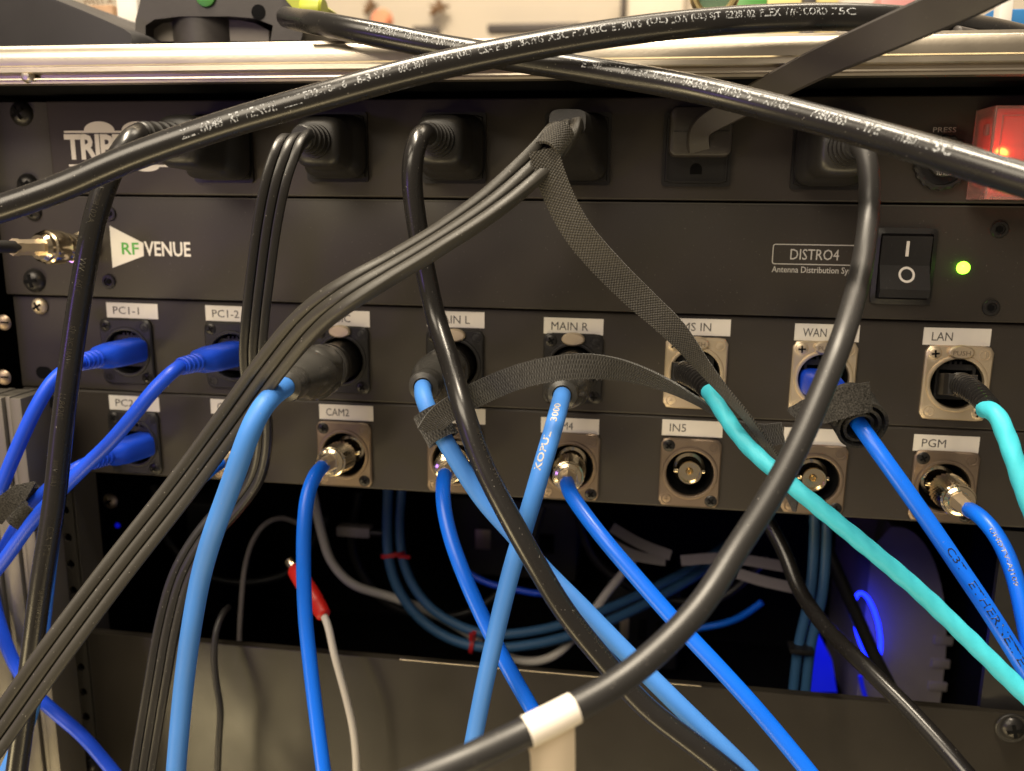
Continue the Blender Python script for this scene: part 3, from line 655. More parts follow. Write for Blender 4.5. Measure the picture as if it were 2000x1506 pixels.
# 3: round glossy cord through the middle
e = P(834, 262, 50)
t = thing('power_cable', outbase(2), 'glossy black power cord curving down through the middle, third plug from the left', 'power cord')
straight_plug(t, outbase(2), e, 12.6)
p = cord(t, [(821, 263, 58), (808, 300, 64), (804, 350, 65), (813, 430, 64), (829, 520, 63), (851, 620, 66), (880, 710, 78), (905, 800, 91), (940, 900, 96), (990, 1000, 100), (1040, 1090, 102), (1100, 1190, 103), (1180, 1290, 104), (1260, 1380, 106), (1350, 1450, 108), (1450, 1530, 110)], 7.5, m_pvc, start=e)
b = MB(); s0 = p.near(P(1110, 1200, 103)); cable_text(p, 3.75, 'E 145613  NISPT-2', s0, 1.9, phi=.75, mb=b); b.obj('moulded_lettering', m_mold, t, p.p[0], smooth=0); b = MB(); cable_text(p, 3.75, '18AWG  3C  VW-1', s0-70, 1.9, phi=.8, mb=b); b.obj('moulded_lettering', m_mold, t, p.p[0], smooth=0)
# 4: flat ribbed cord sweeping to the lower left
e = P(1106, 243, 52)
t = thing('power_cable', outbase(3), 'wide grooved flat power cord sweeping from the fourth plug to the lower left corner', 'power cord')
bs = outbase(3); a = (e-bs).normalized(); L_ = (e-bs).length
b = MB(); up = (V((0, 0, 1))-a*a.z).normalized(); sd = a.cross(up)
vs = []; secs = [(0, 12.2, 12.6, 5), (.18, 12.4, 12.6, 5), (.26, 10.4, 10.6, 4.4), (.5, 9.2, 8.6, 4), (.86, 7.2, 5.2, 4), (.93, 6.6, 4.6, 4)]; n_ = 36
for h, rx, rz, pw in secs:
    for k in range(n_):
        q = 2*math.pi*k/n_; c_, s_ = math.cos(q), math.sin(q)
        vs.append(bs+a*(L_*h)+sd*(math.copysign(abs(c_)**(2/pw), c_)*rx)+up*(math.copysign(abs(s_)**(2/pw), s_)*rz+(1.6*h)))
b.add(vs, [(j*n_+k, j*n_+(k+1) % n_, (j+1)*n_+(k+1) % n_, (j+1)*n_+k) for j in range(len(secs)-1) for k in range(n_)]+[tuple(range(n_)), tuple(range((len(secs)-1)*n_, len(secs)*n_))]); b.obj('plug_body', m_plug, t, bs, smooth=50)
pg = Path(carry([e-a*3, e, (1097, 262, 62), (1072, 293, 67), (1028, 338, 74), (960, 397, 82), (860, 466, 90), (760, 526, 97), (680, 572, 103), (606, 626, 99), (538, 703, 95), (446, 828, 93), (348, 960, 99), (230, 1110, 112), (110, 1270, 126), (0, 1425, 136), (-60, 1508, 144)]))
ribbon(pg, flat3(11.9, 4.6), rolls=[0, 0, 0, 0, 20, 38, 48, 46, 36, 18, 4, 0, 0, 0, 0, 0, 0], hint=lambda i, pa, nn: (V((-.2, -.1, 1))-pa.t[i]*V((-.2, -.1, 1)).dot(pa.t[i])).normalized().lerp(nn, min(1, max(0, (pa.l[i]-4)/18))).normalized()).obj('jacket', m_flat, t, pg.p[0], smooth=40)
# 5: flat extension plug
t = thing('extension_cable', P(1360, 262, 6), 'flat brown-black extension cord with a low flat plug, rising to the upper right', 'extension cord')
c = P(1366, 256, 6.5); x0, x1 = P(1308, 256, 12).x, P(1432, 256, 12).x; z0, z1 = P(1366, 306, 12).z, P(1366, 206, 12).z
b = MB(); bm_poly = rrect(x0, x1, z0, z1, 3.0); n_ = len(bm_poly); cx_, cz_ = (x0+x1)/2, (z0+z1)/2
vs = []
for k, y in ((1, -5.8), (1.0, -11), (.97, -12.4), (.90, -13)): vs += [(cx_+(x-cx_)*k, y, cz_+(z-cz_)*k) for x, z in bm_poly]
b.add(vs, [(j*n_+k, j*n_+(k+1) % n_, (j+1)*n_+(k+1) % n_, (j+1)*n_+k) for j in range(3) for k in range(n_)]+[tuple(range(3*n_, 4*n_))]); b.obj('plug_body', m_ext, t, c, smooth=40)
q = P(1352, 262, 13); b = MB(); b.box(x0+1.5, x1-1.5, -13.2, -12.8, z0+9.4, z0+9.7); b.obj('mould_seam', m_black, t, q, smooth=0)
p = Path(carry([(1365, 292, 12), (1360, 264, 15), (1372, 245, 20), (1405, 227, 25), (1480, 186, 36), (1600, 124, 56), (1700, 80, 70), (1800, 36, 80), (1900, -8, 90), (1980, -50, 98)]))
ribbon(p, [(-5.6, -1.2), (-5.6, .9), (-4.9, 1.6), (4.9, 1.6), (5.6, .9), (5.6, -1.2), (4.9, -1.6), (-4.9, -1.6)], rolls=[10, 15, 15, 10, 0, -5, -5, 0, 0, 0], scale=[.8, .75, .75, .8, .88, .93, .97, 1, 1.03, 1.05]).obj('jacket', m_ext, t, p.p[0], smooth=40)
# 6: round matt cord swinging to the bottom, with paper tag
e = P(1678, 282, 50)
t = thing('power_cable', outbase(5), 'satin black round power cord with a white paper tag, swinging from right outlet', 'power cord')
straight_plug(t, outbase(5), e, 12.6)
ph = cord(t, [(1689, 288, 54), (1697, 330, 56), (1698, 400, 59), (1690, 480, 72), (1672, 570, 92), (1642, 670, 110), (1602, 770, 120), (1553, 880, 130), (1500, 977, 138), (1440, 1070, 146), (1372, 1178, 158), (1290, 1266, 169), (1200, 1338, 178), (1100, 1394, 186), (1000, 1443, 193), (900, 1489, 200), (780, 1540, 206)], 6.9, m_pvc2, start=e, n=24)
s0 = ph.near(P(1072, 1408, 188)); b = MB(); n_ = 26; ln = 13.0
pc, tc_ = ph.at(s0); vs = []
for j in range(8):
    pj, tj = ph.at(s0-ln/2+ln*j/7); up = (V((0, 0, 1))-tj*tj.z).normalized(); sd = tj.cross(up)
    for k in range(n_): q = 2*math.pi*k/n_; vs.append(pj+(up*math.cos(q)+sd*math.sin(q))*3.75)
b.add(vs, [(j*n_+k, j*n_+(k+1) % n_, (j+1)*n_+(k+1) % n_, (j+1)*n_+k) for j in range(7) for k in range(n_)]); b.obj('paper_tag', m_paper, t, pc)
fa, ta_ = ph.at(s0+ln/2); fb, _ = ph.at(s0-ln/2)
b = MB(); vs = []; fs = []; nn = face_cam(pc, tc_)
for j in range(9):
    h = j*4.0
    for i in range(7):
        q = fa.lerp(fb, i/6); vs.append(q+V((.04*h+(.9 if i == 0 else 0)*math.sin(j), 0, -2.2-h))-nn*(-.8+.002*h*h)+V((0, .5*math.sin(i*.9+j*.3), 0)))
fs = [(j*7+i, j*7+i+1, (j+1)*7+i+1, (j+1)*7+i) for j in range(8) for i in range(6)]
n0 = len(vs); vs += [q+V((0, .5, 0)) for q in vs]; fs += [tuple(x+n0 for x in f) for f in fs]; b.add(vs, fs); b.obj('tag_flag', m_paper2, t, pc)

# --- the two thick cords across the top
t = thing('power_cable', P(600, 200, 92), 'thick glossy black cord with white printing, rising from lower left and lying over the rail', 'power cord')
pa = cord(t, [(-70, 430, 116), (0, 408, 113), (120, 366, 108), (250, 310, 103), (420, 250, 97), (600, 197, 92), (800, 142, 84), (1000, 98, 76), (1200, 64, 68), (1400, 42, 60), (1600, 33, 51), (1740, 37, 42), (1840, 46, 26), (1920, 56, 0), (1990, 70, -25), (2080, 92, -60)], 9.0, m_pvc, n=28)
b = MB()
marks = [(394, 262, 'ZL16048'), (484, 232, 'RF VENUE'), (580, 201, '----'), (612, 192, 'E32-70-16'), (700, 168, '18-3 SVT'), (782, 146, '60C 300V'), (850, 128, 'VW-1 (UL)'), (935, 108, 'CSA E169'), (1010, 93, '18AWG'), (1072, 83, 'X3C'), (1122, 75, 'FT2 60C'), (1200, 62, 'E18076'), (1275, 52, '(UL)'), (1322, 46, 'LOW'), (1362, 43, '(UL) SJT'), (1440, 37, 'E228102'), (1520, 33, 'FLEX'), (1580, 31, 'VW-1'), (1625, 31, 'CORD'), (1690, 32, '75C'), (1760, 38, '')]
ss = [pa.near(P(px, py, 75)) for px, py, _ in marks]
for k, (px, py, tx) in enumerate(marks[:-1]): cable_text(pa, 4.5, tx, ss[k], 3.2 if px < 600 else 2.5, phi=.30 if px < 600 else .42, wd=(ss[k+1]-ss[k])*.86, mb=b, bold=.012)
b.obj('printed_lettering', m_print, t, pa.p[0], smooth=0)
t = thing('power_cable', P(1340, 168, 66), 'thick glossy black cord with white printing, running over the rail down to right edge', 'power cord')
pb = cord(t, [(560, 34, -10), (588, 40, 18), (618, 45, 38), (665, 54, 47), (750, 70, 52), (850, 90, 55), (1000, 114, 57), (1150, 137, 60), (1340, 170, 67), (1500, 208, 78), (1700, 262, 97), (1850, 306, 112), (2000, 352, 125), (2090, 380, 132)], 8.8, m_pvc, n=28)
b = MB()
marks = [(632, 48, '-0 3A75'), (680, 55, 'COP SVT'), (735, 63, 'NORTH 3-36'), (800, 74, 'C 300V 18'), (860, 86, 'SAFETY 13'), (920, 100, ''), (1110, 130, 'E198'), (1160, 139, 'LL1120'), (1215, 148, 'E3478'), (1270, 157, 'PEKT'), (1310, 164, '-98365'), (1375, 175, 'E480355'), (1450, 194, 'SJT'), (1490, 205, 'AWG3'), (1565, 224, ''), (1612, 238, 'PE80235S'), (1716, 266, ''), (1728, 270, 'TYPE'), (1800, 290, ''), (1842, 303, 'VW300V1'), (1925, 328, '75C'), (1985, 347, '')]
ss = [pb.near(P(px, py, 80)) for px, py, _ in marks]
for k, (px, py, tx) in enumerate(marks[:-1]):
    if px == 1110: b.obj('printed_lettering', m_print, t, pb.p[0], smooth=0); b = MB()
    if tx: cable_text(pb, 4.4, tx, ss[k], 2.4 if px < 1300 else 3.0, phi=.40, wd=(ss[k+1]-ss[k])*.88, mb=b, bold=.012)
b.obj('printed_lettering', m_print, t, pb.p[0], smooth=0)

# --- network cables, left
def boot_plug(t, base, end, mat_, w0=13.8, h0=11.0):
    a = (end-base).normalized(); L_ = (end-base).length; up = (V((0, 0, 1))-a*a.z).normalized(); sd = a.cross(up); b = MB(); vs = []; n_ = 28
    secs = [(0, w0/2, h0/2, 4), (.5, w0/2, h0/2, 3.4), (.66, w0*.45, h0*.46, 2.8), (.72, 4.2, 4.0, 2.2)]
    for k in range(4): secs += [(.74+k*.065, 4.3-k*.14, 4.1-k*.12, 2), (.775+k*.065, 4.3-k*.14, 4.1-k*.12, 2), (.78+k*.065, 3.6-k*.1, 3.5-k*.1, 2), (.80+k*.065, 3.6-k*.1, 3.5-k*.1, 2)]
    secs += [(1.0, 3.3, 3.3, 2)]
    for h, rx, rz, pw in secs:
        for k in range(n_):
            q = 2*math.pi*k/n_; c_, s_ = math.cos(q), math.sin(q)
            vs.append(base+a*(L_*h)+sd*(math.copysign(abs(c_)**(2/pw), c_)*rx)+up*(math.copysign(abs(s_)**(2/pw), s_)*rz))
    b.add(vs, [(j*n_+k, j*n_+(k+1) % n_, (j+1)*n_+(k+1) % n_, (j+1)*n_+k) for j in range(len(secs)-1) for k in range(n_)]+[tuple(range(n_)), tuple(range((len(secs)-1)*n_, len(secs)*n_))]); b.obj('plug_boot', mat_, t, base, smooth=45)
GB = 'blue network cables at the left'
e = P(156, 708, 40); bs = P(268, 683, 0)+V((0, 3, 0)); t = thing('network_cable', bs, 'royal blue network cable plugged under the tape reading PC1-1', 'network cable')
boot_plug(t, bs, e, m_blue); cord(t, [(146, 712, 46), (110, 735, 52), (75, 788, 57), (45, 850, 60), (15, 920, 62), (-30, 1040, 64)], 5.7, m_blue, start=e)
e = P(352, 716, 42); bs = P(462, 690, 0)+V((0, 3, 0)); t = thing('network_cable', bs, 'royal blue network cable plugged under the tape reading PC1-2', 'network cable')
boot_plug(t, bs, e, m_blue); cord(t, [(340, 723, 48), (300, 762, 54), (260, 812, 58), (215, 864, 60), (160, 917, 62), (110, 967, 63), (60, 1022, 65), (10, 1092, 66), (-40, 1155, 67)], 5.7, m_blue, start=e)
e = P(176, 902, 36); bs = P(284, 868, 0)+V((0, 3, 0)); t = thing('network_cable', bs, 'royal blue network cable in the lower left socket, bound by a strap further down', 'network cable')
boot_plug(t, bs, e, m_blue); cord(t, [(166, 906, 41), (128, 926, 46), (88, 960, 50), (55, 995, 52), (28, 1036, 54), (4, 1080, 56), (-40, 1150, 58)], 5.7, m_blue, start=e)
t = thing('network_cable', P(60, 1345, 42), 'royal blue network cable crossing the side rail in the lower left corner', 'network cable')
cord(t, [(-25, 1120, 40), (-2, 1215, 42), (25, 1290, 44), (62, 1348, 46), (108, 1392, 46), (160, 1436, 47), (215, 1500, 48), (255, 1550, 48)], 5.7, m_blue)
t = thing('audio_cable', P(58, 1390, 72), 'sky blue cable slipping behind black cords at the lower left corner', 'audio cable')
cord(t, [(112, 960, 52), (96, 1100, 58), (78, 1260, 66), (62, 1385, 72), (28, 1475, 76), (-5, 1545, 78)], 6.4, m_sky)

# --- microphone cables
def xlr(t, i, end, bodyr=9.4):
    bs = jackpos(i, 0)+V((0, 2, 0)); L_ = (end-bs).length
    lathe_between('connector_shell', m_shiny, t, bs, end, [(8.9, 0), (9.1, .26), (9.6, .27), (9.6, .30), (9.2, .31), (9.3, .34)], 36)
    r = bodyr
    o = lathe_between('connector_body', m_xlr, t, bs, end, [(r+.1, .33), (r+.6, .36), (r+.6, .39), (r, .395), (r, .41), (r+.6, .415), (r+.6, .435), (r, .44), (r, .455), (r+.5, .46), (r+.5, .60), (r-.1, .71), (r*.80, .79), (r*.66, .84), (r*.62, .86), (r*.66, .87), (r*.66, .95), (r*.60, .985), (3.8, 1.0), (3.4, .99)], 32)
    a = (end-bs).normalized(); up = (V((0, 0, 1))-a*a.z).normalized(); sd = a.cross(up)
    for s_ in (0, 1):
        b = MB(); vs = []
        ring = []
        for k in range(22):
            q = 2*math.pi*k/22; u = .50+.13*math.cos(q)*(1 if math.cos(q) > 0 else .5); v = .85*math.sin(q)
            ring.append((u, v))
        for sc_, lift in ((1, .1), (.88, 1.1), (.6, 1.35)):
            for u, v in ring:
                uu = .50+(u-.50)*sc_; an = math.pi*s_+(-.55 if s_ == 0 else .35)+v*sc_
                rr = (r+.55 if uu < .60 else r+.55-(uu-.6)*6)+lift-.2
                vs.append(bs+a*(L_*uu)+(up*math.cos(an)+sd*math.sin(an))*rr)
        fs = [(j*22+k, j*22+(k+1) % 22, (j+1)*22+(k+1) % 22, (j+1)*22+k) for j in range(2) for k in range(22)]+[tuple(range(44, 66))]
        b.add(vs, fs); b.obj('grip', m_xlr, o, bs, smooth=50)
    return bs
e = P(556, 756, 82); t = thing('microphone_cable', jackpos(2, 0), 'sky blue cable on a black round connector under the MUSIC tape', 'microphone cable'); xlr(t, 2, e)
cord(t, [(540, 766, 90), (517, 788, 97), (498, 820, 102), (480, 864, 104), (461, 919, 104), (440, 977, 102), (415, 1046, 100), (392, 1127, 97), (374, 1225, 98), (361, 1320, 98), (351, 1420, 99), (342, 1530, 100)], 7.4, m_sky, start=e-(e-jackpos(2, 0)).normalized()*2)
e = P(826, 757, 58); t = thing('microphone_cable', jackpos(3, 0), 'sky blue cable wrapped in a fabric strap below its black connector under MAIN L', 'microphone cable'); xlr(t, 3, e, 9.6)
pL = cord(t, [(827, 778, 68), (845, 820, 72), (870, 862, 74), (905, 920, 76), (950, 985, 78), (1000, 1040, 79), (1060, 1110, 83), (1130, 1180, 88), (1210, 1262, 92), (1300, 1352, 96), (1390, 1440, 100), (1470, 1520, 104)], 6.6, m_sky, start=e)
e = P(1098, 772, 56); t = thing('microphone_cable', jackpos(4, 0), 'sky blue cable with white printed letters, straight below its black connector under MAIN R', 'microphone cable'); xlr(t, 4, e, 9.2)
pR = cord(t, [(1092, 796, 68), (1080, 840, 78), (1062, 900, 85), (1045, 960, 88), (1021, 1040, 89), (1000, 1110, 89), (975, 1210, 89), (950, 1320, 88), (930, 1420, 87), (913, 1510, 86)], 6.6, m_sky, start=e)
b = MB(); cable_text(pR, 3.3, '3000', pR.near(P(1072, 818, 78)), 2.5, phi=-.25, wd=8.2, flip=True, mb=b, bold=.02); cable_text(pR, 3.3, 'KOPUL', pR.near(P(1045, 909, 88)), 2.9, phi=-.35, wd=13.0, flip=True, mb=b, bold=.02) if False else None
b.obj('printed_lettering', m_silver, t, pR.p[0], smooth=0); b = MB()
tmp = pR.near(P(1035, 912, 86)); cable_text(pR, 3.3, 'KOPUL', tmp, 2.6, phi=-.45, wd=13.0, flip=True, mb=b, bold=.025); b.obj('printed_lettering', m_silver, t, pR.p[0], smooth=0)

# --- video cables
def bnc(t, bs, end, mat_=None, base_off=0.0):
    mat_ = mat_ or m_chrome; a = (end-bs).normalized(); L_ = (end-bs).length
    A = bs+a*base_off
    pr = [(6.4, 0), (6.6, .04)]; rows = 12
    for k in range(rows+1): pr.append((7.35-.5*k/rows, .06+.48*k/rows))
    pr += [(6.6, .56), (5.9, .575), (5.7, .60), (4.5, .615), (3.9, .62)]
    lathe_between('bayonet_ring', mat_, t, A, end, pr, 48, mod=lambda j, i: (1.0 if (i+j) % 2 else .84) if 2 <= j <= 14 else 1.0)
    lathe_between('crimp_sleeve', m_nickel, t, A, end, [(4.1, .6), (4.1, .64), (3.5, .66), (3.35, .985), (3.15, 1.0)], 6)
CAMS = [(1, (428, 905, 33), [(412, 915, 40), (378, 945, 46), (310, 1032, 50), (220, 1146, 54), (120, 1274, 58), (20, 1405, 62), (-60, 1510, 66)], 'bright blue video cable passing behind the wide flat cord, from the leftmost metal socket'),
        (2, (628, 912, 32), [(615, 928, 40), (601, 965, 46), (594, 1030, 52), (593, 1110, 56), (596, 1200, 60), (606, 1300, 64), (618, 1400, 68), (635, 1530, 74)], 'bright blue video cable hanging below the CAM2 tape'),
        (3, (868, 926, 33), [(865, 945, 40), (866, 985, 47), (880, 1050, 54), (905, 1120, 60), (940, 1200, 64), (985, 1290, 68), (1030, 1370, 72), (1075, 1450, 76), (1110, 1530, 80)], 'bright blue video cable below the CAM3 tape, ending behind the white paper tag'),
        (4, (1107, 944, 33), [(1113, 962, 42), (1140, 1002, 50), (1185, 1060, 58), (1245, 1130, 64), (1320, 1215, 70), (1400, 1300, 76), (1480, 1388, 82), (1570, 1496, 88), (1600, 1534, 90)], 'bright blue video cable from the CAM4 socket running diagonally to the bottom'),
        (7, (1894, 997, 40), [(1912, 1006, 49), (1940, 1036, 56), (1965, 1080, 62), (1983, 1130, 66), (1997, 1190, 70), (2012, 1270, 74)], 'bright blue video cable with white print, on knurled connector under the PGM tape')]
for i, ep, pts, lab in CAMS:
    bs = jackpos(i, 1)+V((0, -3, 0)); e = P(*ep); t = thing('video_cable', bs, lab, 'video cable', 'video cables on metal sockets')
    bnc(t, bs, e); p = cord(t, pts, 6.1 if i != 7 else 5.8, m_coax, start=e-(e-bs).normalized()*2)
    if i == 7: b = MB(); cable_text(p, 2.9, 'UHDTV-AJ109', p.near(P(1938, 1042, 56)), 2.0, phi=-.15, wd=20, mb=b, bold=.01); b.obj('printed_lettering', m_print, t, p.p[0], smooth=0)
# antenna lead
bs = P(165, 483, 5); e = P(24, 483, 44); t = thing('antenna_cable', bs, 'thin black antenna cable on a shiny nickel twist connector at the left edge', 'antenna cable')
a = (e-bs).normalized(); L_ = (e-bs).length
b = MB(); b.lathe([(5.6, 8), (6.3, 9), (6.3, 12.5), (6.0, 13), (6.0, 14), (7.4, 14.5), (7.6, 15.5), (7.6, 21), (7.2, 22), (6.4, 22.6), (6.4, 24.5), (5.2, 26)], bs, a, 32, mod=lambda j, i: (1.0 if i % 2 else .97) if 6 <= j <= 7 else 1); b.obj('bayonet_ring', m_chrome, t, bs)
b = MB(); b.lathe([(4.2, 25), (3.4, 27), (3.3, L_-4), (3.6, L_-3), (3.6, L_), (2.6, L_)], bs, a, 6); b.obj('crimp_sleeve', m_nickel, t, bs)
cord(t, [(8, 482, 50), (-30, 481, 58), (-90, 480, 66)], 5.2, m_pvc2, start=e-a*4)

# --- network cables, right
twist = lambda s_, a: 1+.026*math.sin(3*a-s_*.75)+.018*math.sin(2*a+s_*.4+1)
def rj_boot(t, base, bend, end, mat_):        # black clip plug and ribbed curved boot
    b = MB(); a = (bend-base).normalized(); L_ = (bend-base).length
    up = (V((0, 0, 1))-a*a.z).normalized(); sd = a.cross(up); vs = []
    for h, rx, rz in ((0, 5.8, 4.2), (.8, 5.9, 4.3), (1.0, 5.0, 3.9)):
        for x, z in ((-1, -1), (1, -1), (1, 1), (-1, 1)): vs.append(base+a*(L_*h)+sd*(x*rx)+up*(z*rz))
    b.add(vs, [(j*4+k, j*4+(k+1) % 4, (j+1)*4+(k+1) % 4, (j+1)*4+k) for j in range(2) for k in range(4)]+[(8, 9, 10, 11)])
    b.obj('clip_plug', m_black, t, base, smooth=0)
    p = Path([base.lerp(bend, .7), bend, bend.lerp(end, .5)+V((0, -1.2, .8)), end], step=.4); L2 = p.l[-1]
    b = tube(p, 5.0, 24, mod=lambda s_, q: (1-.24*s_/L2)*(1.0 if (s_*.42) % 1 < .6 else .72)); b.obj('plug_boot', mat_, t, base, smooth=50)
bs = jackpos(5, 0)+V((-3.5, 2, 0)); e = P(1384, 762, 38); t = thing('network_cable', bs, 'turquoise network cable from the FMS IN socket, running to the right bottom edge', 'network cable')
rj_boot(t, bs, P(1338, 728, 14), e, m_pvc)
pT = Path(carry([e-(e-P(1338, 728, 14)).normalized()*2, (1400, 788, 45), (1452, 862, 55), (1530, 934, 65), (1610, 1000, 71), (1700, 1074, 76), (1790, 1150, 80), (1880, 1236, 85), (1960, 1315, 89), (2050, 1405, 93)]), step=.9)
tube(pT, 3.05, 24, twist).obj('jacket', m_teal, t, pT.p[0], smooth=70)
bs = jackpos(6, 0)+V((-3, 3, -2)); e = P(1644, 775, 38); t = thing('network_cable', bs, 'royal blue network cable with a strap coiled round it, from the WAN socket', 'network cable')
boot_plug(t, bs, e, m_blue, 12.5, 11)
pW = cord(t, [(1662, 805, 48), (1690, 846, 56), (1730, 902, 62), (1780, 972, 66), (1830, 1044, 69), (1880, 1118, 72), (1930, 1192, 75), (1990, 1288, 77), (2050, 1385, 79)], 5.9, m_coax, start=e)
b = MB(); cable_text(pW, 2.95, 'C3T', pW.near(P(1850, 1072, 70)), 2.4, phi=.25, wd=9.0, mb=b, bold=.0); cable_text(pW, 2.95, 'ETHERNET', pW.near(P(1893, 1136, 72)), 2.5, phi=.2, wd=27, mb=b); cable_text(pW, 2.95, 'LTE', pW.near(P(1962, 1243, 76)), 2.5, phi=.15, wd=11, mb=b); b.obj('printed_lettering', m_black, t, pW.p[0], smooth=0)
bs = jackpos(7, 0)+V((-1, 2, -1)); e = P(1932, 795, 50); t = thing('network_cable', bs, 'turquoise network cable with ribbed black boot under the LAN tape', 'network cable')
rj_boot(t, bs, P(1880, 752, 22), e, m_pvc)
p = Path(carry([e-V((1, -1.5, 1)), (1945, 808, 56), (1963, 845, 61), (1982, 900, 66), (2004, 965, 70), (2035, 1050, 74)]), step=.9); tube(p, 3.2, 24, twist).obj('jacket', m_teal, t, p.p[0], smooth=70)

# ------------------------------------------------------------------ fabric straps
def fuzz(path_pts, normals, wd, count, ln, mb=None):
    mb = mb or MB()
    for _ in range(count):
        i = random.randrange(len(path_pts)); p, sd, n_ = path_pts[i], normals[i][0], normals[i][1]
        u = random.choice((-1, 1)) if random.random() < .6 else random.uniform(-1, 1)
        q = p+sd*(u*wd/2)+n_*.6; d = (sd*(u*random.uniform(.2, 1))+n_*random.uniform(.1, .9)+V((random.uniform(-.6, .6), random.uniform(-.6, .6), random.uniform(-.6, .6)))).normalized()*ln*random.uniform(.3, .9)
        e_ = V((random.uniform(-1, 1), random.uniform(-1, 1), random.uniform(-1, 1))).normalized()*.035
        mb.tri(q-e_, q+e_, q+d)
    return mb
def strap_band(parent, path, wd, th, rolls, mat_, scale=None, name='strap', fz=300):
    ribbon(path, strip(wd, th), rolls=rolls, scale=scale).obj(name, mat_, parent, path.p[0], smooth=40)
    pts, nr = [], []
    for i in range(len(path.p)):
        nn = face_cam(path.p[i], path.t[i]); a = math.radians(interp(rolls, path.u[i])) if rolls else 0
        sd0 = path.t[i].cross(nn); N_ = nn*math.cos(a)+sd0*math.sin(a); sd = path.t[i].cross(N_); k = interp(scale, path.u[i]) if scale else 1
        pts.append(path.p[i]); nr.append((sd*k, N_))
    o = fuzz(pts, nr, wd, fz, .9).obj('lint', m_fuzz, parent, path.p[0], smooth=0); o['kind'] = 'stuff'
def wrap(parent, path, s0, wd, r0, r1, turns, a0, mat_, th=1.1, name='wrap', slant=0.0, squash=1.0, fz=250, ref=None):   # spiral band round a cable
    p0, t0 = path.at(s0); n1 = ref if ref is not None else face_cam(p0, t0); n1 = (n1-t0*n1.dot(t0)).normalized(); n2 = t0.cross(n1)
    b = MB(); vs = []; m_ = int(60*turns); pts = []; nr = []
    for i in range(m_+1):
        k = i/m_; a = a0+2*math.pi*turns*k; r = r0+(r1-r0)*k; d = n1*math.cos(a)+n2*math.sin(a)*squash; c = p0+t0*(slant*k); wob = .15*math.sin(a*1.3)
        dn = d.normalized()
        for u in (-.5, -.25, 0, .25, .5): vs.append(c+d*r+dn*(th/2+.1*math.sin(u*9+a*2))+t0*(u*wd+wob))
        for u in (.5, 0, -.5): vs.append(c+d*r-dn*(th/2)+t0*(u*wd+wob))
        pts.append(c+d*r); nr.append((t0, dn))
    b.add(vs, [(i*8+k, i*8+(k+1) % 8, (i+1)*8+(k+1) % 8, (i+1)*8+k) for i in range(m_) for k in range(8)]+[tuple(range(8)), tuple(range(m_*8, m_*8+8))])
    b.uv = [(r0*2*math.pi*turns*i/m_, u*wd, 0) for i in range(m_+1) for u in (-.5, -.25, 0, .25, .5, .5, 0, -.5)]
    b.obj(name, mat_, parent, p0, smooth=50)
    if fz: o = fuzz(pts, nr, wd, fz, 1.0).obj('lint', m_fuzz, parent, p0, smooth=0); o['kind'] = 'stuff'
    return p0, t0
# strap hanging from the fourth cord
s0 = pg.near(P(1082, 285, 65)); t = thing('fabric_strap', pg.at(s0)[0], 'woven black tie strap wrapped on the flat cord at fourth plug, trailing down right', 'cable strap')
wrap(t, pg, s0, 10.5, 5.6, 6.6, 1.6, .4, m_weave, slant=1.2, squash=.72)
p = Path([(1062, 292, 73), (1070, 330, 73), (1090, 382, 71), (1124, 447, 70), (1176, 510, 68), (1246, 580, 65), (1320, 648, 64), (1366, 706, 61), (1412, 762, 58), (1458, 814, 56), (1497, 868, 52), (1528, 920, 44), (1546, 965, 40), (1552, 998, 38)])
strap_band(t, p, 10.2, 1.0, [-20, -12, 0, 8, 10, 6, 8, 18, 40, 55, 60, 50, 40, 30], m_weave, scale=[1, 1, 1, 1, 1, .95, .82, .58, .44, .45, .5, .6, .6, .12], fz=110)
# strap from the MAIN L cable
s0 = pL.near(P(852, 822, 72)); t = thing('fabric_strap', pL.at(s0)[0], 'fuzzy black tie strap wound on the MAIN L cable, arching past MAIN R', 'cable strap')
wrap(t, pL, s0, 12.0, 4.3, 5.6, 2.1, 1.2, m_strap, slant=.8, fz=200)
p = Path([(838, 842, 78), (858, 812, 82), (895, 790, 82), (940, 766, 80), (1005, 738, 82), (1080, 720, 85), (1150, 715, 85), (1215, 723, 81), (1285, 746, 74), (1338, 771, 58), (1380, 795, 38), (1430, 826, 33), (1480, 850, 33), (1530, 846, 36)])
strap_band(t, p, 8.6, 1.0, [20, 20, 10, 5, 0, 0, 12, 28, 42, 50, 50, 40, 20, 10], m_strap, scale=[1, 1, 1, 1, 1, 1, 1, .92, .75, .55, .4, .5, 1, 1], fz=420)
# coil round the WAN cable
s0 = pW.near(P(1668, 815, 50)); t = thing('fabric_strap', pW.at(s0)[0], 'loosely coiled black tie strap round the WAN cable', 'cable strap')
p0, t0 = wrap(t, pW, s0, 11.5, 4.4, 12.8, 2.75, 2.4, m_felt, slant=1.0, squash=.80, fz=350)
p = Path([(1700, 775, 62), (1650, 785, 64), (1605, 800, 58), (1570, 805, 50), (1540, 800, 46)])
strap_band(t, p, 10.5, 1.1, [-12, 0, 5, 0, 0], m_felt, scale=[1, 1, 1, .8, .12], name='strap_tail', fz=200)
# strap on the left blue cables
pq = Path([(100, 952, 56), (60, 993, 58), (30, 1030, 60)]); t = thing('fabric_strap', P(60, 985, 60), 'small black tie strap bundling blue network cables at the left edge', 'cable strap')
wrap(t, pq, pq.l[-1]*.55, 11, 8.4, 9.6, 1.4, .3, m_felt, squash=.8, fz=300)
p = Path([(-15, 1015, 74), (10, 985, 76), (40, 962, 76), (68, 942, 74)]); strap_band(t, p, 8, 1.1, [10, 0, -10, -15], m_felt, scale=[1, 1, .9, .15], name='strap_tail', fz=260)

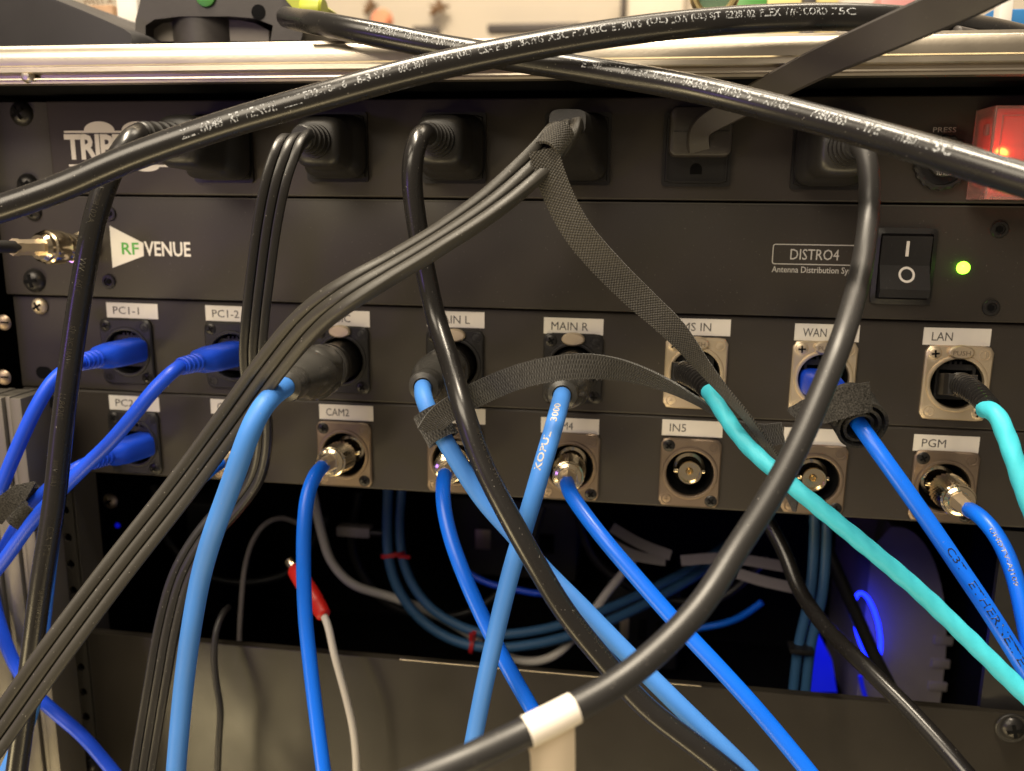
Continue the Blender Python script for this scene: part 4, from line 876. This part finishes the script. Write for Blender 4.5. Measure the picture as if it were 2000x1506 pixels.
# ------------------------------------------------------------------ loose leads below the panels
t = thing('audio_lead', P(605, 1150, 0), 'thin off-white lead with a red plug boot hanging in front of the shelf', 'audio lead')
A, B = P(575, 1108, -16), P(634, 1204, 4); lathe_between('plug_boot', m_red, t, A, B, [(3.0, 0), (4.4, .06), (4.6, .35), (4.0, .38), (4.5, .42), (4.4, .7), (3.9, .74), (4.2, .78), (3.6, .97), (2.4, 1)], 20)
lathe_between('plug_tip', m_chrome, t, A-(B-A).normalized()*5, A, [(2.6, 0), (3.2, .1), (3.2, .6), (2.6, 1)], 16)
cord(t, [(640, 1218, 7), (652, 1275, 11), (670, 1340, 13), (687, 1410, 15), (694, 1460, 16), (697, 1540, 17)], 3.6, m_wcable, start=B-(B-A).normalized()*2)
t = thing('audio_lead', P(425, 1300, 10), 'thin black lead curling over the shelf front edge', 'audio lead')
cord(t, [(446, 1186, -8), (436, 1196, 0), (424, 1222, 7), (418, 1275, 11), (422, 1330, 13), (431, 1385, 15), (428, 1440, 16), (424, 1530, 17)], 3.2, m_pvc2)
t = thing('cable_bundle', P(830, 1220, -50), 'pair of slate blue cables tied with red ties, looping inside the rack', 'cable bundle')
pts1 = [(758, 950, -66), (756, 1030, -64), (760, 1095, -60), (780, 1155, -57), (822, 1210, -54), (880, 1248, -52), (950, 1265, -52), (1045, 1258, -57), (1130, 1236, -66), (1230, 1195, -86), (1350, 1130, -112), (1450, 1060, -130)]
pts2 = [(785, 950, -70), (780, 1030, -68), (786, 1090, -64), (806, 1142, -61), (842, 1188, -58), (896, 1222, -56), (955, 1239, -56), (1045, 1232, -61), (1130, 1210, -70), (1230, 1170, -90), (1350, 1110, -116), (1440, 1050, -134)]
pts1, pts2 = ([(x, y, d-30) for x, y, d in q] for q in (pts1, pts2))
pz = cord(t, pts1, 5.9, m_bundle, 'cable'); cord(t, pts2, 5.6, m_bundle, 'cable')
for px, py in ((768, 1084), (926, 1252)):
    q, tq = pz.at(pz.near(P(px, py, -88))); b = MB(); up = face_cam(q, tq); sd = tq.cross(up); c = q+sd*(-2.6 if px < 800 else -2.4)
    vs = []
    for k in range(28):
        an = 2*math.pi*k/28
        for r_, u in ((1, -1.2), (1, 1.2), (.86, 1.2), (.86, -1.2)): vs.append(c+(sd*math.cos(an)*7.2+up*math.sin(an)*4.6)*r_+tq*u)
    b.add(vs, [(4*k+i, 4*((k+1) % 28)+i, 4*((k+1) % 28)+(i+1) % 4, 4*k+(i+1) % 4) for k in range(28) for i in range(4)])
    b.box(c.x+(5 if px < 800 else -1), c.x+(12 if px < 800 else 1), c.y-6, c.y-4.6, c.z-.9+(1.5 if px < 800 else 4), c.z+.9+(1.5 if px < 800 else 7)); b.obj('tie', m_redtie, t, c)
t = thing('power_lead', P(720, 1150, -60), 'off-white lead drooping inside the dark rack behind the slate blue cables', 'lead')
cord(t, [(x, y, d-28) for x, y, d in [(606, 940, -50), (628, 1040, -55), (648, 1098, -60), (690, 1142, -66), (760, 1165, -74), (830, 1190, -76), (900, 1228, -74), (965, 1270, -72), (1030, 1292, -68), (1080, 1282, -68), (1130, 1235, -76), (1180, 1165, -84), (1240, 1090, -96)]], 5.3, m_wcable)
t = thing('power_lead', P(1690, 1300, 20), 'black lead coming out of the rack and falling over the shelf at the right', 'lead')
cord(t, [(1490, 1000, -44), (1530, 1075, -34), (1560, 1150, -22), (1610, 1222, -4), (1690, 1302, 20), (1790, 1402, 40), (1910, 1540, 62)], 7.2, m_pvc)
t = thing('cable_bundle', P(1580, 1200, -60), 'dark blue cables hanging straight down inside the rack beside blue light', 'cable bundle')
for dx in (0, 24): cord(t, [(1592+dx, 960, -60), (1590+dx, 1060, -60), (1582+dx, 1160, -60), (1560+dx, 1260, -60), (1548+dx, 1360, -60)], 5.2, m_bundle, 'cable')
q = P(1568, 1275, -53); b = MB(); b.box(q.x-6.5, q.x+5.5, q.y-1, q.y+9, q.z-1, q.z+1.6, .4); b.obj('tie', m_black, t, q)
t = thing('power_lead', P(1700, 1240, -100), 'black lead slanting in front of the glowing blue loop', 'lead')
cord(t, [(1585, 1000, -118), (1632, 1110, -112), (1672, 1200, -108), (1712, 1290, -104), (1770, 1400, -100)], 7.5, m_pvc2)
t = thing('ribbon_cable', P(1440, 1100, -95), 'pale flat ribbon leads lying deep inside the rack', 'ribbon cable')
for pts in ([(1195, 1030, -110), (1250, 1062, -108), (1310, 1085, -105)], [(1190, 1060, -115), (1240, 1085, -112), (1300, 1095, -110)], [(1330, 1095, -100), (1420, 1090, -98), (1540, 1108, -96)], [(1440, 1120, -96), (1490, 1135, -94), (1560, 1150, -92)]):
    p = Path(pts); ribbon(p, strip(6, 1.2)).obj('ribbon', m_grey, t, p.p[0])
t = thing('power_lead', P(500, 1060, -70), 'thin grey lead arching in the dark left of the rack interior', 'lead')
cord(t, [(466, 1330, -50), (468, 1240, -55), (472, 1170, -60), (478, 1110, -66), (492, 1060, -70), (515, 1025, -74), (545, 1010, -80), (600, 1030, -90)], 3.0, m_grey)
t = thing('adapter_block', P(690, 1035, -100), 'pale grey adapter lying in the dark rack behind the cables', 'adapter')
c = P(690, 1035, -100); b = MB(); b.box(c.x-10, c.x+11, c.y-3, c.y+6, c.z-4, c.z+2.5, 1.2); b.obj('adapter_body', m_grey, t, c)
b = MB(); b.lathe([(2.2, 0), (2.0, 8), (1.2, 9)], c+V((11, 0, -1)), (1, 0, 0), 14); b.obj('strain_relief', m_black, t, c)
for x0_, x1_, y0_, y1_, d_, mm, lab, nm in ((250, 420, 985, 1190, -170, m_black, 'black box in the dark at left back of the rack interior', 'power_supply'), (880, 1130, 985, 1120, -200, m_bag2, 'dark grey box in the dark behind centre cables', 'network_switch'), (1180, 1330, 1150, 1300, -180, m_black, 'black adapter in the dark bay right of centre', 'power_adapter')):
    A_, B_ = P(x0_, y1_, d_), P(x1_, y0_, d_); t = thing(nm, (A_.x, A_.y, A_.z), lab, nm.replace('_', ' '))
    b = MB(); b.box(A_.x, B_.x, A_.y, A_.y+50, A_.z, B_.z, 2.5); b.obj('housing', mm, t)
    for q in range(3): b = MB(); x_ = A_.x+(B_.x-A_.x)*(.2+.25*q); b.box(x_, x_+(B_.x-A_.x)*.12, A_.y-.6, A_.y+.5, A_.z+(B_.z-A_.z)*.35, A_.z+(B_.z-A_.z)*.6, .3); b.obj('port', m_deep if q else m_nickel, t)
t = thing('power_lead', P(960, 1120, -140), 'black leads drooping across the dark bay behind the blue cables', 'lead')
for q in ([(700, 960, -120), (690, 1080, -125), (760, 1180, -130), (900, 1200, -135), (1010, 1120, -140), (1060, 990, -150)], [(1120, 980, -130), (1160, 1090, -135), (1260, 1160, -140), (1400, 1170, -145), (1500, 1090, -150)], [(300, 950, -120), (330, 1060, -125), (420, 1130, -130), (560, 1120, -140), (640, 1010, -150)]): cord(t, q, 5, m_pvc2, 'lead')
for px, py in ((163, 973), (216, 978)): pan_screw(px, py, -50, 4.4, m_nickel, case, 30, name='cage_nut')
c = P(230, 1026, -80); b = MB(); b.lathe([(1.6, 0), (1.4, .8), (.1, 1.2)], c, (0, -1, 0), 12); b.obj('indicator_light', m_bluedim, case, c)
# lit computer inside
c = P(1790, 1190, -150); t = thing('computer_case', (c.x, c.y, P(1790, 1400, -150).z), 'pale computer inside the rack at the right with glowing blue light loop', 'computer')
xa, xb_ = P(1690, 1200, -150).x, P(1858, 1200, -150).x; zt3, zb3 = P(1760, 1030, -150).z, P(1760, 1420, -150).z
pl = []; n_ = 14
for k in range(n_+1):
    a = math.pi/2*k/n_; pl.append((xa+(xb_-xa)*(.28+.72*math.sin(a)), zb3+(zt3-zb3)*(.30+.70*math.cos(a))))
poly = [(xa, zb3), (xa, zt3-14), (xa+10, zt3)]+pl+[(xb_, zb3)]
b = MB(); b.prism(poly, c.y, c.y+90); b.obj('case_shell', m_shellgrey, t, c, smooth=30)
for k in range(4):
    b = MB(); z = P(1800, 1200+k*45, -150).z; x = P(1828, 1200, -150).x; b.box(x, x+11, c.y-2.4, c.y, z-3.2, z+2.6, .6); b.obj('ridge', m_shellgrey, t, V((x, c.y, z)))
lp = []
for k in range(25):
    a = 2*math.pi*k/24; u, v = 22*math.cos(a), 70*math.sin(a); lp.append((1694+u*math.cos(.22)+v*math.sin(.22), 1224+v*math.cos(.22)-u*math.sin(.22), -141))
p = Path(lp); tube(p, 1.25, 12).obj('light_loop', m_blueled, t, p.p[0])
gl = bpy.data.lights.new('loop_glow', 'POINT'); gl.energy = .022; gl.color = (.03, .06, 1.0); gl.shadow_soft_size = .012; go = bpy.data.objects.new('loop_glow', gl); COL.objects.link(go); go.location = P(1650, 1240, -135)*S  # added point light, spreads the loop's blue haze over the shell
q = P(1618, 1300, -160); b = MB(); b.prism([(P(x, y, -160).x, P(x, y, -160).z) for x, y in ((1575, 1352), (1635, 1352), (1625, 1290), (1600, 1240), (1585, 1260))], q.y, q.y+3); b.obj('blue_glow_patch', m_bluedim, t, q, smooth=0)  # blue light falling on the computer, painted as an emissive patch
p = Path([(1624, 1092, -158), (1633, 1118, -158), (1645, 1150, -158)]); tube(p, 1.5, 10).obj('glow_streak', m_bluedim, t, p.p[0])  # blue streak reflected in the computer, painted as an emissive tube
p = Path([(1680, 1320, -143), (1686, 1350, -143), (1696, 1375, -143)]); tube(p, 1.4, 10).obj('glow_streak', m_bluedim, t, p.p[0])  # smaller blue glow, painted as emission too
t = thing('patch_lead', P(1460, 1195, -120), 'short bright blue lead lying deep inside the rack', 'lead')
cord(t, [(1360, 1228, -128), (1420, 1216, -124), (1455, 1200, -120), (1488, 1176, -118)], 4.0, m_coax)
t = thing('patch_lead', P(960, 1140, -110), 'dark blue lead crossing the back of rack behind centre cables', 'lead')
cord(t, [(900, 1110, -115), (950, 1138, -112), (1010, 1152, -110), (1060, 1160, -110), (1110, 1150, -112)], 4.0, m_blue)

# ------------------------------------------------------------------ things on top of the rack and the room behind
ztop = zt
def T(px, py, d): return P(px, py, d)
m_wall = mat('beige_wall', (.54, .47, .38), .8, var=.08, vscale=2)
b = MB(); b.box(-2500, 2500, 1900, 1910, -1200, 2000); o = b.obj('wall', m_wall, None, (0, 1900, 0)); tag(o, 'beige painted wall far behind the rack', kind='structure')
m_door = mat('pale_board', (.66, .58, .47), .6, var=.1, vscale=3); m_dark = mat('dark_frame', (.055, .045, .042), .6); m_brown = mat('brown_leaf', (.17, .085, .03), .6); m_orange = mat('orange_plastic', (.75, .26, .14), .5)
m_card = mat('brown_cardboard', (.42, .26, .15), .75, var=.1); m_lime = mat('lime_plastic', (.42, .46, .04), .4); m_grn = mat('green_mark', (.07, .26, .05), .4); m_tool = mat('tool_black', (.050, .044, .041), .42, bump=.1, bscale=400); m_toolg = mat('tool_grey', (.22, .195, .165), .5); m_bag = mat('dark_case', (.028, .026, .027), .55)
m_yel = mat('yellow_card', (.68, .56, .22), .6); m_bluebox = mat('blue_card', (.02, .16, .42), .5); m_pink = mat('pink_wrap', (.55, .25, .24), .4); m_glassg = mat('green_glass', (.16, .26, .17), .25, trans=.3)
def wallthing(name, label, cat, px, py, w_, h_, mat_, yb=-1860, shape='box'):
    c = P(px, py, yb); k = (c-CAMP).dot(FW)/FPX
    b = MB()
    if shape == 'box': b.box(c.x-w_*k/2, c.x+w_*k/2, c.y-8, c.y+30, c.z-h_*k/2, c.z+h_*k/2, 3)
    elif shape == 'disc': b.lathe([(w_*k/2*.7, 30), (w_*k/2, 10), (w_*k/2*.9, 0), (w_*k/2*.4, -8)], c, (0, -1, 0), 24)
    elif shape == 'leaf':
        for q in range(5):
            a = q*1.25+.3; r = w_*k/2*(1 if q % 2 else .72); b.prism([(c.x, c.z), (c.x+r*.5*math.cos(a-.4), c.z+h_/w_*r*.5*math.sin(a-.4)), (c.x+r*math.cos(a), c.z+h_/w_*r*math.sin(a)), (c.x+r*.5*math.cos(a+.4), c.z+h_/w_*r*.5*math.sin(a+.4))], c.y-4-q, c.y+20)
    o = b.obj(name, mat_, None, c); return tag(o, label, cat)
wallthing('wall_ornament', 'blurred brown ornament high on the wall at the left', 'ornament', 722, 12, 40, 34, m_brown, shape='leaf')
wallthing('wall_ornament', 'blurred brown star-like ornament on the wall, the one right of the orange ball', 'ornament', 856, 14, 58, 34, m_brown, shape='leaf')
wallthing('ball', 'orange ball behind the rail', 'ball', 749, 42, 44, 44, m_orange, -1500, 'disc')
wallthing('wall_plank', 'short dark plank on the far wall left of the longer one', 'plank', 832, 60, 52, 16, m_dark, -1800)
wallthing('wall_plank', 'long dark plank on the far wall', 'plank', 1042, 55, 182, 16, m_dark, -1800)
wallthing('notice_panel', 'pale board on the far wall behind the cords', 'board', 1280, 20, 108, 130, m_door, -1850)
wallthing('upright_post', 'thin dark post left of the pale board', 'post', 1217, 10, 9, 90, m_dark, -1840)
# cardboard box, blue-white carton
c = P(165, 15, -160); k = (c-CAMP).dot(FW)/FPX
t = thing('cardboard_box', (c.x, c.y, ztop), 'brown cardboard box behind the dark case at the upper left', 'box')
b = MB(); b.box(c.x-78*k, c.x+60*k, c.y, c.y+120, ztop, ztop+60, 1.5); b.obj('carton', m_card, t)
b = MB(); p0 = P(180, 12, -159.5); panel_text('WEST A', p0.x-6, p0.z+1, 20, 3.4, -159.6, b); panel_text('ITEM', p0.x-5, p0.z-6, 12, 3.0, -159.6, b); b.obj('printed_lettering', m_brown, t, smooth=0)
c = P(248, 20, -120); k = (c-CAMP).dot(FW)/FPX; t = thing('carton', (c.x, c.y, ztop), 'small white and dark carton between the cardboard box and the black tool', 'carton')
b = MB(); b.box(c.x-22*k, c.x+22*k, c.y, c.y+40, ztop+16, ztop+60, 1); b.obj('upper_carton', m_white, t); b = MB(); b.box(c.x-22*k, c.x+22*k, c.y+1, c.y+40, ztop, ztop+15.5, 1); b.obj('lower_carton', m_dark, t)
# dark soft case
t = thing('tool_case', P(90, 60, -40), 'dark rounded tool case sloping down at the top left corner', 'case')
pl = [(-60, 110), (-60, -60), (60, -30), (105, -4), (160, 18), (215, 42), (250, 58), (266, 70), (266, 110)]
pw = [(P(x, y, -10).x, P(x, y, -10).z) for x, y in pl]
bm = bmesh.new(); y0, y1 = 10, 120; n_ = len(pw); b = MB(); vs = []
for ins, y in ((.93, y0), (.985, y0+4), (1, y0+10), (1, y1)):
    cx_ = sum(q[0] for q in pw)/n_; cz_ = sum(q[1] for q in pw)/n_; vs += [(cx_+(q[0]-cx_)*ins, y, cz_+(q[1]-cz_)*ins) for q in pw]
bm.free(); b.add(vs, [(j*n_+k, j*n_+(k+1) % n_, (j+1)*n_+(k+1) % n_, (j+1)*n_+k) for j in range(3) for k in range(n_)]+[tuple(range(n_)), tuple(range(3*n_, 4*n_))]); b.obj('case_shell', m_bag, t, smooth=60)
# black and lime power tool
t = thing('power_tool', P(400, 65, -25), 'black power tool with lime green trim lying on the rail', 'power tool')
def bodypoly(pts, d0, d1, mat_, nm, ins=.96, par=None):
    pw = [(P(x, y, -d0).x, P(x, y, -d0).z) for x, y in pts]; n_ = len(pw); cx_ = sum(q[0] for q in pw)/n_; cz_ = sum(q[1] for q in pw)/n_; vs = []
    for i_, y in ((ins, d0), (.5+.5*ins, d0+1.2), (1, d0+4), (1, d1)): vs += [(cx_+(q[0]-cx_)*i_, y, cz_+(q[1]-cz_)*i_) for q in pw]
    b = MB(); b.add(vs, [(j*n_+k, j*n_+(k+1) % n_, (j+1)*n_+(k+1) % n_, (j+1)*n_+k) for j in range(3) for k in range(n_)]+[tuple(range(n_)), tuple(range(3*n_, 4*n_))]); return b.obj(nm, mat_, par or t, smooth=50)
bodypoly([(262, 80), (262, 40), (272, 0), (285, -50), (500, -50), (560, -20), (590, 20), (600, 44), (590, 80), (530, 80), (535, 50), (500, 36), (450, 32), (350, 32), (300, 38), (282, 50), (282, 80)], 28, 80, m_tool, 'housing', .985)
bodypoly([(284, 82), (284, 48), (310, 38), (345, 36), (450, 36), (500, 44), (530, 60), (530, 82)], 36, 70, m_toolg, 'guard', .96)
c = P(372, 60, -26); b = MB(); b.lathe([(16.5, 0), (17.5, 1), (17.5, 15), (16, 16.5)], V((c.x, c.y+20, P(372, 84, -26).z)), (0, 0, 1), 32); b.obj('drum', m_tool, t)
c = P(402, -8, -27.6); b = MB(); b.lathe([(5, 0), (4.7, .7), (3, 1.1)], c, (0, -1, 0), 20); b.obj('green_mark', m_grn, t)
c = P(505, 24, -28); b = MB(); b.lathe([(3.4, -.1), (3.4, .25), (2.8, .3)], c, (0, -1, 0), 16); b.obj('port', m_deep, t)
bodypoly([(545, -12), (600, -12), (622, 4), (618, 30), (600, 36), (575, 22)], 26, 50, m_lime, 'lime_trim', .9)
c = P(603, 18, -24); b = MB(); b.lathe([(5.5, 0), (6, 1), (6, 9), (5, 10)], c+V((-4, 4, 0)), (1, 0, 0), 16); b.obj('lime_knob', m_lime, t)
# things at the upper right
c = P(1396, -12, -60); k = (c-CAMP).dot(FW)/FPX; t = thing('glass_jar', (c.x, c.y, ztop), 'brass-rimmed round glass standing behind the cord at the top', 'jar')
b = MB(); n_ = 40; R_ = 40*k; vs = []
for i in range(n_):
    a = 2*math.pi*i/n_
    for j in range(10): q = 2*math.pi*j/10; rr = R_+2.0*math.cos(q); vs.append((c.x+rr*math.cos(a), c.y+2.0*math.sin(q), c.z+rr*math.sin(a)))
b.add(vs, [(i*10+j, i*10+(j+1) % 10, ((i+1) % n_)*10+(j+1) % 10, ((i+1) % n_)*10+j) for i in range(n_) for j in range(10)]); b.obj('rim', m_brass, t)
b = MB(); b.lathe([(R_-1, 0), (R_-1.5, 12), (R_*.5, 14)], V((c.x, c.y+1, c.z)), (0, 1, 0), 32); b.obj('glass', m_glassg, t)
b = MB(); b.box(c.x-6, c.x+6, c.y-4, c.y+12, ztop, c.z-R_+1, 1); b.obj('foot', m_brass, t)
def card(name, label, cat, xa, xb_, ya, d, mat_, th=25, lean=0):
    a, bb = P(xa, ya, d), P(xb_, ya, d); b = MB(); b.box(a.x, bb.x, a.y, a.y+th, ztop, max(a.z, ztop+4), .8)
    o = b.obj(name, mat_, None, (a.x, a.y, ztop)); return tag(o, label, cat)
card('green_pack', 'dark green pack behind the brass-rimmed glass', 'pack', 1436, 1500, -10, -120, m_grn)
card('card_box', 'yellow card box behind the cord, left of the dark upright', 'card box', 1500, 1572, -4, -140, m_yel)
card('bottle_sleeve', 'narrow dark upright pack between two yellow boxes', 'pack', 1574, 1598, -40, -130, m_dark)
card('card_box', 'yellow card box right of the dark upright pack', 'card box', 1600, 1640, -20, -150, m_yel)
card('plastic_tub', 'grey white tub behind the cord at upper right', 'tub', 1645, 1720, 2, -170, m_wcable)
card('sweet_packet', 'pinkish red packet left of the rising flat cord', 'packet', 1722, 1790, -12, -120, m_pink)
card('sleeve', 'white folded sleeve in front of blue box at the right', 'sleeve', 1958, 1984, -20, -58, m_white, 8)
card('card_box', 'deep blue box at the far upper right corner', 'card box', 1940, 2040, 18, -75, m_bluebox)
b = MB(); c = P(1862, 68, 30); b.lathe([(2, 0), (3.2, .8), (3.2, 9), (2.2, 10)], c, (1, .5, -.1), 14)
o = b.obj('cable_clip', m_tool, None, c); tag(o, 'small black clip lying on rail beneath the cord at the upper right', 'clip')
